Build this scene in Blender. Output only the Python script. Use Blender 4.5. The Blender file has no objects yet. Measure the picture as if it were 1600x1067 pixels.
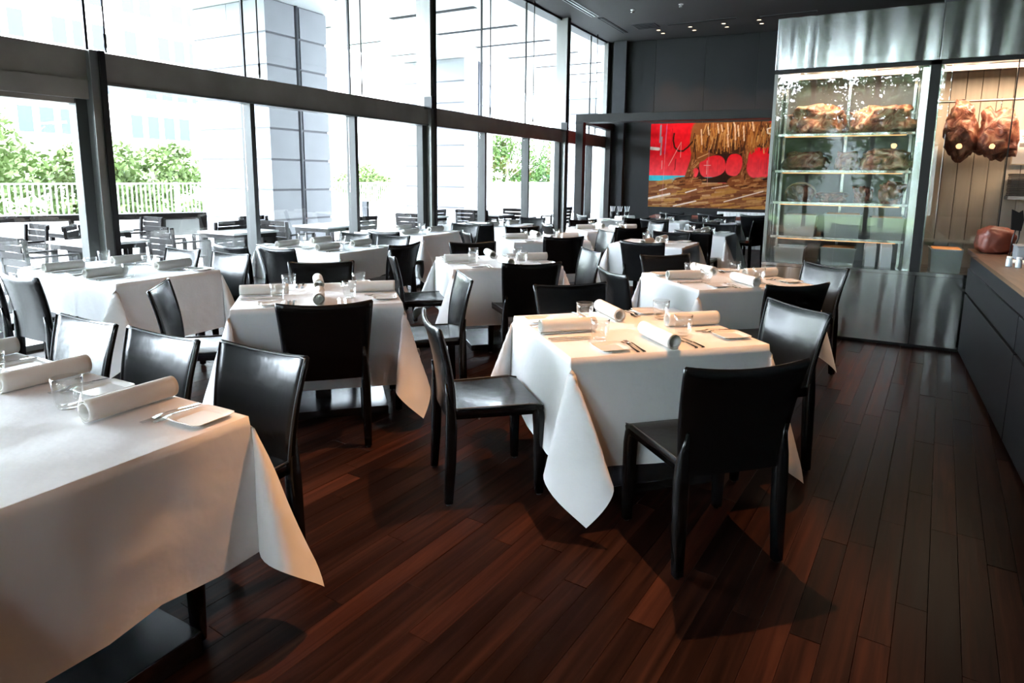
import bpy, bmesh, math, random
import numpy as np
from mathutils import Vector, Matrix, noise
random.seed(7)
PI = math.pi
scn = bpy.context.scene
COL = scn.collection

# ------------------------------------------------------------------ camera, sky, exposure
def camera():
    F, TH, AL, PY, RO = 1006.0, math.radians(9.13), math.radians(28.98), 439.0, math.radians(0.6)
    f = Vector((-math.sin(AL) * math.cos(TH), math.cos(AL) * math.cos(TH), -math.sin(TH)))
    r = Vector((math.cos(AL), math.sin(AL), 0)); u = r.cross(f)
    c, s = math.cos(RO), math.sin(RO)
    r2 = c * r + s * u; u2 = -s * r + c * u
    cd = bpy.data.cameras.new('camera'); cd.sensor_width = 36; cd.sensor_fit = 'HORIZONTAL'
    cd.lens = 36 * F / 1600; cd.shift_y = (PY - 533.5) / 1600; cd.clip_start = 0.05; cd.clip_end = 300
    o = bpy.data.objects.new('camera', cd); COL.objects.link(o)
    m = Matrix((r2, u2, -f)).transposed().to_4x4(); m.translation = (0, 0, 1.5)
    o.matrix_world = m; scn.camera = o
camera()

SKY = 15.0
w = bpy.data.worlds.new('sky'); scn.world = w; w.use_nodes = True
w.node_tree.nodes['Background'].inputs[0].default_value = (0.82, 0.92, 1.04, 1)
w.node_tree.nodes['Background'].inputs[1].default_value = SKY
scn.view_settings.view_transform = 'Standard'; scn.view_settings.look = 'None'
scn.view_settings.exposure = 1.62; scn.view_settings.gamma = 1; scn.view_settings.use_curve_mapping = False
scn.cycles.use_denoising = True
scn.cycles.transparent_max_bounces = 24; scn.cycles.max_bounces = 10; scn.cycles.diffuse_bounces = 5
scn.cycles.caustics_reflective = False; scn.cycles.caustics_refractive = False
scn.cycles.sample_clamp_indirect = 8.0

# ------------------------------------------------------------------ materials
MATS = {}
def base_mat(name):
    m = bpy.data.materials.new(name); m.use_nodes = True; MATS[name] = m
    nt = m.node_tree; return m, nt, nt.nodes['Principled BSDF']
def N(nt, t, **kw):
    n = nt.nodes.new(t)
    for k, v in kw.items(): setattr(n, k, v)
    return n
def pmat(name, col, rough=0.5, metal=0.0, var=0.0, scale=8.0, bump=0.0, bscale=60.0, spec=0.5, stretch=None, coat=0.0, col2=None, sheen=0.0):
    m, nt, p = base_mat(name)
    p.inputs['Roughness'].default_value = rough; p.inputs['Metallic'].default_value = metal
    p.inputs['Specular IOR Level'].default_value = spec; p.inputs['Coat Weight'].default_value = coat
    p.inputs['Sheen Weight'].default_value = sheen
    tc = N(nt, 'ShaderNodeTexCoord'); mp = N(nt, 'ShaderNodeMapping')
    nt.links.new(tc.outputs['Object'], mp.inputs[0])
    if stretch: mp.inputs['Scale'].default_value = stretch
    c2 = col2 if col2 else tuple(max(0, c * (1 - var)) for c in col)
    c1 = col if col2 else tuple(min(1, c * (1 + var)) for c in col)
    if var > 0 or col2:
        nz = N(nt, 'ShaderNodeTexNoise'); nz.inputs['Scale'].default_value = scale; nz.inputs['Detail'].default_value = 5
        nt.links.new(mp.outputs[0], nz.inputs['Vector'])
        rp = N(nt, 'ShaderNodeValToRGB'); rp.color_ramp.elements[0].position = .3; rp.color_ramp.elements[1].position = .7
        rp.color_ramp.elements[0].color = (*c2, 1); rp.color_ramp.elements[1].color = (*c1, 1)
        nt.links.new(nz.outputs[0], rp.inputs[0]); nt.links.new(rp.outputs[0], p.inputs['Base Color'])
    else:
        p.inputs['Base Color'].default_value = (*col, 1)
    if bump > 0:
        nb = N(nt, 'ShaderNodeTexNoise'); nb.inputs['Scale'].default_value = bscale; nb.inputs['Detail'].default_value = 4
        nt.links.new(mp.outputs[0], nb.inputs['Vector'])
        b = N(nt, 'ShaderNodeBump'); b.inputs['Strength'].default_value = 1.0; b.inputs['Distance'].default_value = bump
        nt.links.new(nb.outputs[0], b.inputs['Height']); nt.links.new(b.outputs[0], p.inputs['Normal'])
    return m
def glassmat(name, tint, refl=1.0, rough=0.0):
    m = bpy.data.materials.new(name); m.use_nodes = True; MATS[name] = m; nt = m.node_tree
    nt.nodes.remove(nt.nodes['Principled BSDF']); out = nt.nodes['Material Output']
    tr = N(nt, 'ShaderNodeBsdfTransparent'); tr.inputs[0].default_value = (*tint, 1)
    gl = N(nt, 'ShaderNodeBsdfGlossy'); gl.inputs['Roughness'].default_value = rough; gl.inputs[0].default_value = (1, 1, 1, 1)
    lw = N(nt, 'ShaderNodeLayerWeight'); lw.inputs[0].default_value = .5
    pw = N(nt, 'ShaderNodeMath', operation='POWER'); pw.inputs[1].default_value = 5
    ma = N(nt, 'ShaderNodeMath', operation='MULTIPLY_ADD'); ma.inputs[1].default_value = .95 * refl; ma.inputs[2].default_value = .045 * refl
    mx = N(nt, 'ShaderNodeMixShader')
    nt.links.new(lw.outputs['Facing'], pw.inputs[0]); nt.links.new(pw.outputs[0], ma.inputs[0]); nt.links.new(ma.outputs[0], mx.inputs[0])
    nt.links.new(tr.outputs[0], mx.inputs[1]); nt.links.new(gl.outputs[0], mx.inputs[2]); nt.links.new(mx.outputs[0], out.inputs[0])
    return m
def emat(name, col, s):
    m, nt, p = base_mat(name)
    p.inputs['Base Color'].default_value = (*col, 1); p.inputs['Emission Color'].default_value = (*col, 1); p.inputs['Emission Strength'].default_value = s
    return m
def woodmat(name, rnd):
    m, nt, p = base_mat(name)
    tc = N(nt, 'ShaderNodeTexCoord'); mp = N(nt, 'ShaderNodeMapping'); mp.inputs['Scale'].default_value = (.8, 16, 16)
    nt.links.new(tc.outputs['Object' if rnd == 'obj' else 'UV'], mp.inputs[0])
    if rnd == 'obj':
        src = N(nt, 'ShaderNodeObjectInfo').outputs['Random']
    else:
        src = N(nt, 'ShaderNodeNewGeometry').outputs['Random Per Island']
    cm = N(nt, 'ShaderNodeCombineXYZ'); sc_ = N(nt, 'ShaderNodeMath', operation='MULTIPLY'); sc_.inputs[1].default_value = 37.0
    nt.links.new(src, sc_.inputs[0]); nt.links.new(sc_.outputs[0], cm.inputs[0]); nt.links.new(sc_.outputs[0], cm.inputs[1])
    ad = N(nt, 'ShaderNodeVectorMath', operation='ADD'); nt.links.new(mp.outputs[0], ad.inputs[0]); nt.links.new(cm.outputs[0], ad.inputs[1])
    nz = N(nt, 'ShaderNodeTexNoise'); nz.inputs['Scale'].default_value = 1.6; nz.inputs['Detail'].default_value = 8; nz.inputs['Distortion'].default_value = .8
    nt.links.new(ad.outputs[0], nz.inputs['Vector'])
    rp = N(nt, 'ShaderNodeValToRGB'); e = rp.color_ramp.elements
    e[0].color = (.010, .0046, .0034, 1); e[1].color = (.056, .0215, .0125, 1); e.new(.5).color = (.026, .0106, .0070, 1)
    e[0].position = .25; e[2].position = .8
    nt.links.new(nz.outputs[0], rp.inputs[0])
    rr = N(nt, 'ShaderNodeValToRGB'); q = rr.color_ramp.elements
    q[0].color = (.42, .40, .42, 1); q[1].color = (1.9, 1.55, 1.35, 1); q.new(.6).color = (.9, .84, .82, 1); q.new(.85).color = (1.25, 1.0, .9, 1)
    nt.links.new(src, rr.inputs[0])
    mu = N(nt, 'ShaderNodeMix', data_type='RGBA', blend_type='MULTIPLY'); mu.inputs[0].default_value = 1
    nt.links.new(rp.outputs[0], mu.inputs[6]); nt.links.new(rr.outputs[0], mu.inputs[7]); nt.links.new(mu.outputs[2], p.inputs['Base Color'])
    mr = N(nt, 'ShaderNodeMapRange'); mr.inputs[3].default_value = .30; mr.inputs[4].default_value = .44
    nt.links.new(nz.outputs[0], mr.inputs[0]); nt.links.new(mr.outputs[0], p.inputs['Roughness'])
    b = N(nt, 'ShaderNodeBump'); b.inputs['Distance'].default_value = .0012; b.inputs['Strength'].default_value = .8
    nt.links.new(nz.outputs[0], b.inputs['Height']); nt.links.new(b.outputs[0], p.inputs['Normal'])
    p.inputs['Specular IOR Level'].default_value = .035
    return m
def steelmat(name, col, rough, wob=.004, wscale=(1.3, 1.3, .35)):
    m, nt, p = base_mat(name)
    p.inputs['Base Color'].default_value = (*col, 1); p.inputs['Metallic'].default_value = 1; p.inputs['Roughness'].default_value = rough
    tc = N(nt, 'ShaderNodeTexCoord'); mp = N(nt, 'ShaderNodeMapping'); mp.inputs['Scale'].default_value = wscale
    nt.links.new(tc.outputs['Object'], mp.inputs[0])
    n1 = N(nt, 'ShaderNodeTexNoise'); n1.inputs['Scale'].default_value = 2.0; n1.inputs['Detail'].default_value = 1
    nt.links.new(mp.outputs[0], n1.inputs['Vector'])
    m2 = N(nt, 'ShaderNodeMapping'); m2.inputs['Scale'].default_value = (4, 4, 400); nt.links.new(tc.outputs['Object'], m2.inputs[0])
    n2 = N(nt, 'ShaderNodeTexNoise'); n2.inputs['Scale'].default_value = 3; nt.links.new(m2.outputs[0], n2.inputs['Vector'])
    b1 = N(nt, 'ShaderNodeBump'); b1.inputs['Distance'].default_value = wob; b1.inputs['Strength'].default_value = 1
    b2 = N(nt, 'ShaderNodeBump'); b2.inputs['Distance'].default_value = .0002; b2.inputs['Strength'].default_value = .5
    nt.links.new(n1.outputs[0], b1.inputs['Height']); nt.links.new(n2.outputs[0], b2.inputs['Height'])
    nt.links.new(b1.outputs[0], b2.inputs['Normal']); nt.links.new(b2.outputs[0], p.inputs['Normal'])
    return m

pmat('leather', (.006, .0063, .0067), .23, var=.25, scale=6, bump=.006, bscale=3.6, spec=.34)
pmat('stitch', (.035, .035, .036), .45)
pmat('black_plastic', (.012, .012, .012), .5)
pmat('cloth', (.80, .80, .80), .85, bump=.011, bscale=5, var=.015, sheen=.1)
def crumple(m):
    nt = m.node_tree; p = nt.nodes['Principled BSDF']; tc = N(nt, 'ShaderNodeTexCoord')
    w1 = N(nt, 'ShaderNodeTexNoise'); w1.inputs['Scale'].default_value = 2.2; w1.inputs['Detail'].default_value = 2
    vm = N(nt, 'ShaderNodeMix', data_type='RGBA'); vm.inputs[0].default_value = .25
    nt.links.new(tc.outputs['Object'], w1.inputs['Vector']); nt.links.new(tc.outputs['Object'], vm.inputs[6]); nt.links.new(w1.outputs['Color'], vm.inputs[7])
    vo = N(nt, 'ShaderNodeTexVoronoi', feature='SMOOTH_F1'); vo.inputs['Scale'].default_value = 4.5; vo.inputs['Smoothness'].default_value = .35
    nt.links.new(vm.outputs[2], vo.inputs['Vector'])
    b = N(nt, 'ShaderNodeBump'); b.inputs['Distance'].default_value = .028; b.inputs['Strength'].default_value = .55
    nt.links.new(vo.outputs['Distance'], b.inputs['Height'])
    old = p.inputs['Normal'].links[0].from_node; nt.links.new(b.outputs[0], old.inputs['Normal'])
crumple(MATS['cloth'])
pmat('napkin', (.80, .78, .74), .9, bump=.0006, bscale=150)
pmat('china', (.82, .81, .79), .12, spec=.5)
pmat('cutlery', (.75, .75, .75), .12, metal=1)
steelmat('steel', (.56, .57, .57), .17, .035, (2.4, 2.4, .22))
pmat('frame_steel', (.23, .23, .22), .38, metal=.75, var=.08, scale=2, bump=.0004, bscale=30, stretch=(4, 4, .3))
pmat('dark_steel', (.16, .16, .165), .25, metal=.9, bump=.0008, bscale=5)
pmat('mullion_steel', (.052, .054, .052), .5, metal=.1, spec=.3, var=.1, scale=2)
pmat('bronze', (.30, .26, .23), .42, metal=.2, var=.2, scale=2)
pmat('black_metal', (.012, .012, .013), .4, metal=.3)
pmat('ceiling_paint', (.036, .034, .036), .8, var=.05, scale=1)
pmat('wall_panel', (.0065, .0073, .009), .55, var=.15, scale=1.5, bump=.001, bscale=12)
pmat('charcoal', (.035, .037, .042), .6, var=.1, scale=3)
pmat('portal_metal', (.022, .021, .020), .45, metal=.3, var=.2, scale=4)
pmat('tan_board', (.50, .44, .36), .55, var=.10, scale=3, stretch=(6, 6, .6), bump=.001)
pmat('white_board', (.80, .80, .80), .5)
pmat('counter_black', (.006, .0065, .008), .40, spec=.25, bump=.0004, bscale=3)
pmat('worktop_wood', (.075, .040, .025), .4, var=.4, scale=5, stretch=(6, .6, 6), bump=.0006)
pmat('red_wood', (.16, .05, .03), .35, var=.3, scale=5, stretch=(1, 8, 8))
pmat('terrace_wood', (.012, .0095, .009), .7, spec=.1, var=.35, scale=8, stretch=(1, 8, 8))
pmat('terrace_stone', (.42, .42, .41), .8, var=.08, scale=1)
pmat('terrace_top', (.60, .60, .60), .25)
pmat('column_stone', (.22, .225, .245), .55, var=.05, scale=2)
pmat('column_joint', (.10, .10, .115), .6)
pmat('soffit_paint', (.50, .52, .52), .7)
pmat('slot_dark', (.02, .02, .022), .8, spec=.1)
pmat('facade', (.84, .84, .82), .8, var=.04, scale=.5)
pmat('sky_block_render', (.24, .25, .25), .8, var=.2, scale=.4)
pmat('facade_glass', (.034, .040, .055), .6, spec=.1)
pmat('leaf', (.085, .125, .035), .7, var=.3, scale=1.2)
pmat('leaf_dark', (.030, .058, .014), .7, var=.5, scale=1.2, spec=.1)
pmat('leaf_rear', (.095, .16, .055), .6, var=.4, scale=1.2)
pmat('bark', (.22, .19, .15), .8, var=.3, scale=6)
pmat('grass', (.11, .16, .06), .9, var=.3, scale=1)
pmat('fence_paint', (.34, .35, .33), .5, metal=.2)
pmat('tin', (.36, .38, .38), .34, metal=.9, bump=.002, bscale=5)
def meatmat(name, cols, scale):
    m, nt, p = base_mat(name)
    tc = N(nt, 'ShaderNodeTexCoord'); nz = N(nt, 'ShaderNodeTexNoise'); nz.inputs['Scale'].default_value = scale; nz.inputs['Detail'].default_value = 7; nz.inputs['Distortion'].default_value = 1.6
    nt.links.new(tc.outputs['Object'], nz.inputs['Vector']); rp = N(nt, 'ShaderNodeValToRGB'); el = rp.color_ramp.elements
    el[0].position = .34; el[0].color = (*cols[0], 1); el[1].position = .70; el[1].color = (*cols[2], 1); e = el.new(.50); e.color = (*cols[1], 1)
    nt.links.new(nz.outputs[0], rp.inputs[0]); nt.links.new(rp.outputs[0], p.inputs['Base Color']); p.inputs['Roughness'].default_value = .38
    b = N(nt, 'ShaderNodeBump'); b.inputs['Distance'].default_value = .02; nt.links.new(nz.outputs[0], b.inputs['Height']); nt.links.new(b.outputs[0], p.inputs['Normal'])
meatmat('meat_dark', ((.06, .014, .010), (.19, .055, .032), (.42, .22, .13)), 9)
meatmat('meat_fat', ((.10, .022, .015), (.34, .14, .075), (.60, .45, .30)), 10)
pmat('bone', (.62, .52, .38), .5, var=.2, scale=10)
pmat('carton', (.72, .74, .76), .5)
pmat('block_red', (.17, .035, .018), .5, col2=(.09, .02, .012), scale=6, bump=.003, bscale=12)
pmat('paper', (.80, .80, .78), .8)
pmat('ink', (.20, .19, .19), .8)
pmat('jar', (.50, .55, .58), .25)
pmat('orange_food', (.60, .28, .10), .5, var=.3, scale=20, bump=.004, bscale=30)
pmat('grey_plastic', (.20, .22, .24), .4)
pmat('sticker_green', (.10, .16, .02), .5)
pmat('floor_gap', (.008, .005, .004), .8)
woodmat('plank_wood', 'obj'); woodmat('plank_wood_far', 'isl')
glassmat('window_glass', (.97, .985, .98)); glassmat('tumbler_glass', (.975, .98, .98), 1.3); glassmat('cabinet_glass', (.95, .965, .955), .9)
emat('lamp_warm', (1.0, .70, .45), 1.6); emat('tube_warm', (1.0, .66, .45), 1.3); emat('led_warm', (1.0, .50, .20), .55); emat('globe_warm', (1.0, .50, .20), 11.0)

# ------------------------------------------------------------------ mesh helpers
class MB:
    def __init__(s): s.v = []; s.f = []; s.sm = []
    def add(s, vs, fs, smooth=False, M=None):
        o = len(s.v)
        s.v += [tuple(M @ Vector(p)) for p in vs] if M is not None else [tuple(p) for p in vs]
        s.f += [tuple(i + o for i in f) for f in fs]; s.sm += [smooth] * len(fs); return s
    def bx(s, x0, x1, y0, y1, z0, z1, M=None, bev=0.0):
        b = bev
        if b <= 0:
            vs = [(x, y, z) for z in (z0, z1) for y in (y0, y1) for x in (x0, x1)]
            return s.add(vs, [(0, 2, 3, 1), (4, 5, 7, 6), (0, 1, 5, 4), (2, 6, 7, 3), (0, 4, 6, 2), (1, 3, 7, 5)], False, M)
        bm = bmesh.new(); bmesh.ops.create_cube(bm, size=1)
        for v in bm.verts: v.co = Vector(((x0 + x1) / 2 + v.co.x * (x1 - x0), (y0 + y1) / 2 + v.co.y * (y1 - y0), (z0 + z1) / 2 + v.co.z * (z1 - z0)))
        bmesh.ops.bevel(bm, geom=bm.edges[:], offset=b, segments=2, profile=.5, affect='EDGES')
        bm.verts.index_update()
        s.add([v.co for v in bm.verts], [[v.index for v in f.verts] for f in bm.faces], False, M); bm.free(); return s
    def loft(s, rings, closed=True, caps=True, smooth=True, M=None):
        n = len(rings[0]); vs = [p for r in rings for p in r]; fs = []
        for i in range(len(rings) - 1):
            for j in range(n if closed else n - 1):
                k = (j + 1) % n
                fs.append((i * n + j, i * n + k, (i + 1) * n + k, (i + 1) * n + j))
        if caps and closed: fs.append(tuple(range(n - 1, -1, -1))); fs.append(tuple((len(rings) - 1) * n + j for j in range(n)))
        return s.add(vs, fs, smooth, M)
    def tube(s, pts, r, n=8, M=None, square=0.0, caps=True):
        pts = [Vector(p) for p in pts]; rs = r if isinstance(r, (list, tuple)) else [r] * len(pts); rings = []
        for i, p in enumerate(pts):
            t = (pts[min(i + 1, len(pts) - 1)] - pts[max(i - 1, 0)]).normalized()
            a = Vector((1, 0, 0)) if abs(t.x) < .9 else Vector((0, 1, 0))
            e1 = (a - t * a.dot(t)).normalized(); e2 = t.cross(e1); ring = []
            for j in range(n):
                th = 2 * PI * (j + .5) / n; c, q = math.cos(th), math.sin(th)
                if square: c = math.copysign(abs(c) ** (1 - square), c); q = math.copysign(abs(q) ** (1 - square), q)
                rr = rs[i]; rx, ry = rr if isinstance(rr, tuple) else (rr, rr)
                ring.append(p + e1 * c * rx + e2 * q * ry)
            rings.append(ring)
        return s.loft(rings, True, caps, True, M)
    def lathe(s, prof, n=20, M=None, caps=False):
        return s.loft([[(r * math.cos(2 * PI * j / n), r * math.sin(2 * PI * j / n), z) for j in range(n)] for r, z in prof], True, caps, True, M)
    def grid(s, nu, nv, fn, smooth=True, M=None):
        vs = [fn(i / nu, j / nv) for j in range(nv + 1) for i in range(nu + 1)]
        fs = [(j * (nu + 1) + i, j * (nu + 1) + i + 1, (j + 1) * (nu + 1) + i + 1, (j + 1) * (nu + 1) + i) for j in range(nv) for i in range(nu)]
        return s.add(vs, fs, smooth, M)
    def mesh(s, name, mat):
        me = bpy.data.meshes.new(name); me.from_pydata(s.v, [], s.f); me.update()
        me.polygons.foreach_set('use_smooth', s.sm)
        if mat: me.materials.append(MATS[mat])
        bm = bmesh.new(); bm.from_mesh(me); bmesh.ops.recalc_face_normals(bm, faces=bm.faces[:]); bm.to_mesh(me); bm.free()
        return me
    def build(s, name, mat, parent=None, loc=None, rz=0):
        return put(name, s.mesh(name, mat), parent, loc, rz)
def put(name, me, parent=None, loc=None, rz=0):
    o = bpy.data.objects.new(name, me); COL.objects.link(o)
    if parent: o.parent = parent
    if loc is not None: o.location = loc
    if rz: o.rotation_euler = (0, 0, rz)
    return o
def tag(o, label, cat, group=None, kind=None):
    o['label'] = label; o['category'] = cat
    if group: o['group'] = group
    if kind: o['kind'] = kind
    return o
def thing(name, label, cat, loc=(0, 0, 0), rz=0, group=None, kind=None):
    return tag(put(name, None, None, loc, rz), label, cat, group, kind)
def struct(name, label, cat, loc=(0, 0, 0), rz=0):
    return thing(name, label, cat, loc, rz, None, 'structure')
def smbox(name, mat, x0, x1, y0, y1, z0, z1, label, cat, bev=0.0):
    return tag(MB().bx(x0, x1, y0, y1, z0, z1, None, bev).build(name, mat), label, cat, None, 'structure')
def part(name, mat, parent, *a, bev=0.0, M=None):
    return MB().bx(*a, M=M, bev=bev).build(name, mat, parent)
def RZ(a): return Matrix.Rotation(a, 4, 'Z')
def TR(x, y, z): return Matrix.Translation((x, y, z))

DX = -6.2          # window wall
ZC = 4.9           # ceiling
YB = -8.5          # wall behind the camera
XR = 3.2
BAY = 1.66
# ------------------------------------------------------------------ floor with planks
def build_floor():
    fl = tag(MB().bx(DX, XR, YB, 17.6, -.12, -.016).build('floor', 'floor_gap'), 'dark red-brown plank floor of the dining room', 'floor', None, 'structure')
    ang = PI / 2 - math.radians(4.5)
    ca, sa = math.cos(ang), math.sin(ang); W = .096; planks = []
    rnd = random.Random(3)
    for k in range(-135, 195):
        yk = k * W; x = -14 + rnd.random() * 1.5
        while x < 22:
            L = rnd.choice((.7, .95, 1.2, 1.5, 1.8)) * (.9 + .2 * rnd.random())
            cx, cy = x + L / 2, yk + W / 2
            wx, wy = cx * ca - cy * sa, cx * sa + cy * ca
            pts = [((cx + i * L / 2) * ca - (cy + j * W / 2) * sa, (cx + i * L / 2) * sa + (cy + j * W / 2) * ca) for i in (-1, 1) for j in (-1, 1)]
            if all(DX < p[0] < XR and YB < p[1] < 17.5 for p in pts):
                planks.append((wx, wy, L))
            elif any(DX < p[0] < XR and YB < p[1] < 17.5 for p in pts):
                planks.append((wx, wy, -L))
            x += L
    def seen(p):
        wx, wy, L = p
        if L < 0: return 1e9
        f = (-math.sin(math.radians(28.98)), math.cos(math.radians(28.98)))
        d = wx * f[0] + wy * f[1]; s_ = wx * f[1] - wy * f[0]
        if d < 1.2 or abs(s_) > d * .85 + .3 or wx > .8: return 1e6 + d
        return d
    planks.sort(key=seen)
    cache = {}; far = MB(); uv = []
    for i, (x, y, L) in enumerate(planks):
        if i < 300:
            key = round(L, 2)
            if key not in cache:
                cache[key] = MB().bx(-L / 2 + .001, L / 2 - .001, -W / 2 + .0006, W / 2 - .0006, -.015, 0, None, .0008).mesh('plank', 'plank_wood')
            o = put('plank', cache[key], fl, (x, y, -.0009 * rnd.random()), ang)
        else:
            L_ = abs(L); M = TR(x, y, -.001 * rnd.random()) @ RZ(ang)
            h = L_ / 2 - .001; q = W / 2 - .0006
            if L > 0:
                n0 = len(far.v)
                far.bx(-h, h, -q, q, -.015, 0, M)
            else:                                   # cut at the walls
                bm = bmesh.new(); bmesh.ops.create_cube(bm, size=1)
                for v in bm.verts: v.co = M @ Vector((v.co.x * 2 * h, v.co.y * 2 * q, -.0075 + v.co.z * .015))
                for co, no in (((DX, 0, 0), (-1, 0, 0)), ((XR, 0, 0), (1, 0, 0)), ((0, YB, 0), (0, -1, 0)), ((0, 17.5, 0), (0, 1, 0))):
                    bmesh.ops.bisect_plane(bm, geom=bm.verts[:] + bm.edges[:] + bm.faces[:], plane_co=co, plane_no=no, clear_outer=True)
                bm.verts.index_update()
                if bm.faces: far.add([v.co for v in bm.verts], [[v.index for v in f.verts] for f in bm.faces])
                bm.free()
    me = far.mesh('far_planks', 'plank_wood_far')
    uvl = me.uv_layers.new(name='UVMap')
    co = np.empty(len(me.vertices) * 3); me.vertices.foreach_get('co', co); co = co.reshape(-1, 3)
    li = np.empty(len(me.loops), int); me.loops.foreach_get('vertex_index', li)
    c3 = co[li]; u = c3[:, 0] * ca + c3[:, 1] * sa; v = -c3[:, 0] * sa + c3[:, 1] * ca
    uvl.data.foreach_set('uv', np.stack([u, v], 1).ravel().astype(np.float32))
    o = put('far_planks', me, fl); o['kind'] = 'stuff'
build_floor()

# ------------------------------------------------------------------ ceiling and walls
ceil = smbox('ceiling', 'ceiling_paint', DX, XR, YB, 17.6, ZC, ZC + .25, 'dark grey painted ceiling of the tall dining room', 'ceiling')
smbox('wall_right', 'wall_panel', XR, XR + .2, YB, 17.6, -.1, ZC + .2, 'dark wall on the kitchen side', 'wall')
smbox('wall_roof', 'charcoal', DX - .25, XR + .2, YB - .2, 17.8, ZC + .25, ZC + .7, 'roof slab above the dark ceiling', 'roof')
BW_A = math.radians(6.0); BW0 = Vector((DX, 16.2, 0)); BE = Vector((math.cos(BW_A), math.sin(BW_A), 0)); BN = Vector((math.sin(BW_A), -math.cos(BW_A), 0))
bw = struct('wall_back', 'charcoal panelled end wall behind the red painting', 'wall', BW0, BW_A)
part('backing', 'black_metal', bw, -.1, 9.6, .02, .22, -.05, ZC + .1)
for k in range(8):
    MB().bx(.0 + k * 1.2 + .004, 1.2 + k * 1.2 - .004, -.02, .02, 0, ZC, None, .004).build('panel', 'wall_panel', bw)
part('pilaster', 'charcoal', bw, .17, .50, -.22, -.02, 0, ZC)
part('baseboard', 'black_metal', bw, .5, 9.4, -.035, -.02, 0, .1)
# wall behind the camera: glazed, then solid
wb = struct('wall_behind', 'wall behind the camera with tall glazing, seen only in reflections', 'wall')
part('solid_wall', 'wall_panel', wb, DX, -5.3, YB - .2, YB, 0, ZC); part('solid_wall', 'wall_panel', wb, 1.65, XR, YB - .2, YB, 0, ZC)
part('lintel', 'charcoal', wb, -5.3, 1.65, YB - .2, YB, 4.75, ZC)
for k in range(5): part('mullion', 'frame_steel', wb, -5.24 + k * 1.70 - .06, -5.24 + k * 1.70 + .06, YB - .15, YB, 0, 4.75)
for k in range(4): part('pane', 'window_glass', wb, -5.24 + k * 1.70 + .06, -5.24 + (k + 1) * 1.70 - .06, YB - .08, YB - .07, 0, 4.75)

# ------------------------------------------------------------------ window wall
Y0 = 3.37
posts = [Y0 + k * 3 * BAY for k in (-1, 0, 1, 2)]
tr = struct('trim_1', 'dark bronze transom beam running along the window wall', 'beam')
part("beam", "bronze", tr, DX - .06, DX + .10, Y0 - 3 * BAY, 16.2, 2.30, 2.56, bev=.004)
part("track", "frame_steel", tr, DX - .05, DX + .115, Y0 - 3 * BAY, 16.2, 2.278, 2.30)
smbox('trim_2', 'charcoal', DX - .25, DX + .02, Y0 - 3 * BAY, 16.2, ZC - .04, ZC + .25, 'ceiling edge above the window wall', 'trim')
smbox('trim_3', 'frame_steel', DX - .08, DX + .06, Y0 - 3 * BAY, 16.2, 0, .05, 'steel sill at the foot of the window wall', 'sill')
for i, y in enumerate(posts):
    p = struct('trim_%d' % (4 + i), 'tall steel post of the window wall', 'post')
    part('post', 'frame_steel', p, DX - .10, DX + .16, y - .07, y + .045, 0, ZC if i != 1 else 2.56, bev=.003)
    part('edge_strip', 'black_metal', p, DX + .161, DX + .185, y + .0, y + .05, 0, ZC if i != 1 else 2.56)
    if i > 1: part('bracket', 'black_metal', p, DX + .10, DX + .24, y - .16, y - .072, 2.52, 2.70)
n = 0
for k in range(-3, 8):
    ya, yb = Y0 + k * BAY, Y0 + (k + 1) * BAY
    if ya < YB: ya = YB
    yb = min(yb, 16.15)
    n += 1
    wdw = struct('window_%d' % n, 'floor to beam glazed bay of the window wall with clear pane above', 'window')
    ispost = min(abs(yb - q) for q in posts) < .1
    part('pane', 'window_glass', wdw, DX - .012, DX - .004, ya + .04, yb - .04, .05, 2.29)
    part('upper_pane', 'window_glass', wdw, DX - .012, DX - .004, ya + .006, yb - .006, 2.56, ZC - .04)
    if not ispost:
        part('mullion', 'mullion_steel', wdw, DX - .06, DX + .10, yb - .035, yb + .020, .05, 2.29, bev=.003)
        part('gasket', 'black_metal', wdw, DX - .045, DX + .09, yb + .020, yb + .032, .05, 2.28)
    else:
        part('mullion', 'mullion_steel', wdw, DX - .05, DX + .07, yb - .17, yb - .075, .05, 2.29, bev=.003)
    part('glass_joint', 'black_metal', wdw, DX - .016, DX + .012, yb - .012, yb + .012, 2.56, ZC - .04)
    if not ispost or abs(yb - Y0) < .1:
        rd = MB().tube([(DX + .12, yb + .10, 2.56), (DX + .12, yb + .10, ZC)], .009, 6).build('tie_rod', 'black_metal', wdw)
        MB().tube([(DX + .12, yb + .10, 2.60), (DX + .12, yb + .10, 2.72)], .013, 8).build('turnbuckle', 'black_metal', rd)
    if k == -1:
        for q in (0, 1): part('sticker', 'sticker_green', wdw, DX - .004, DX - .002, 3.13, 3.16, 1.15 + .045 * q, 1.18 + .045 * q)
    if k == -1:   # bay with a deep brown header box
        part('header', 'bronze', wdw, DX - .05, DX + .12, ya + .02, yb - .08, 2.14, 2.30)
        part('blind_box', 'bronze', wdw, DX - .06, DX + .05, ya + .02, yb - .08, 2.10, 2.14)
smbox('wall_light_block', 'wall_panel', DX - .2, DX + .05, YB, Y0 - 3 * BAY - .05, 0, ZC, 'dark solid wall added behind the camera to cut window light', 'wall')  # unseen, added in place of window bays to dim the lower left table
smbox('trim_8', 'frame_steel', DX - .06, DX + .05, 16.0, 16.2, 0, ZC, 'pale steel end post of the window wall beside the pilaster', 'post')

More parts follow.
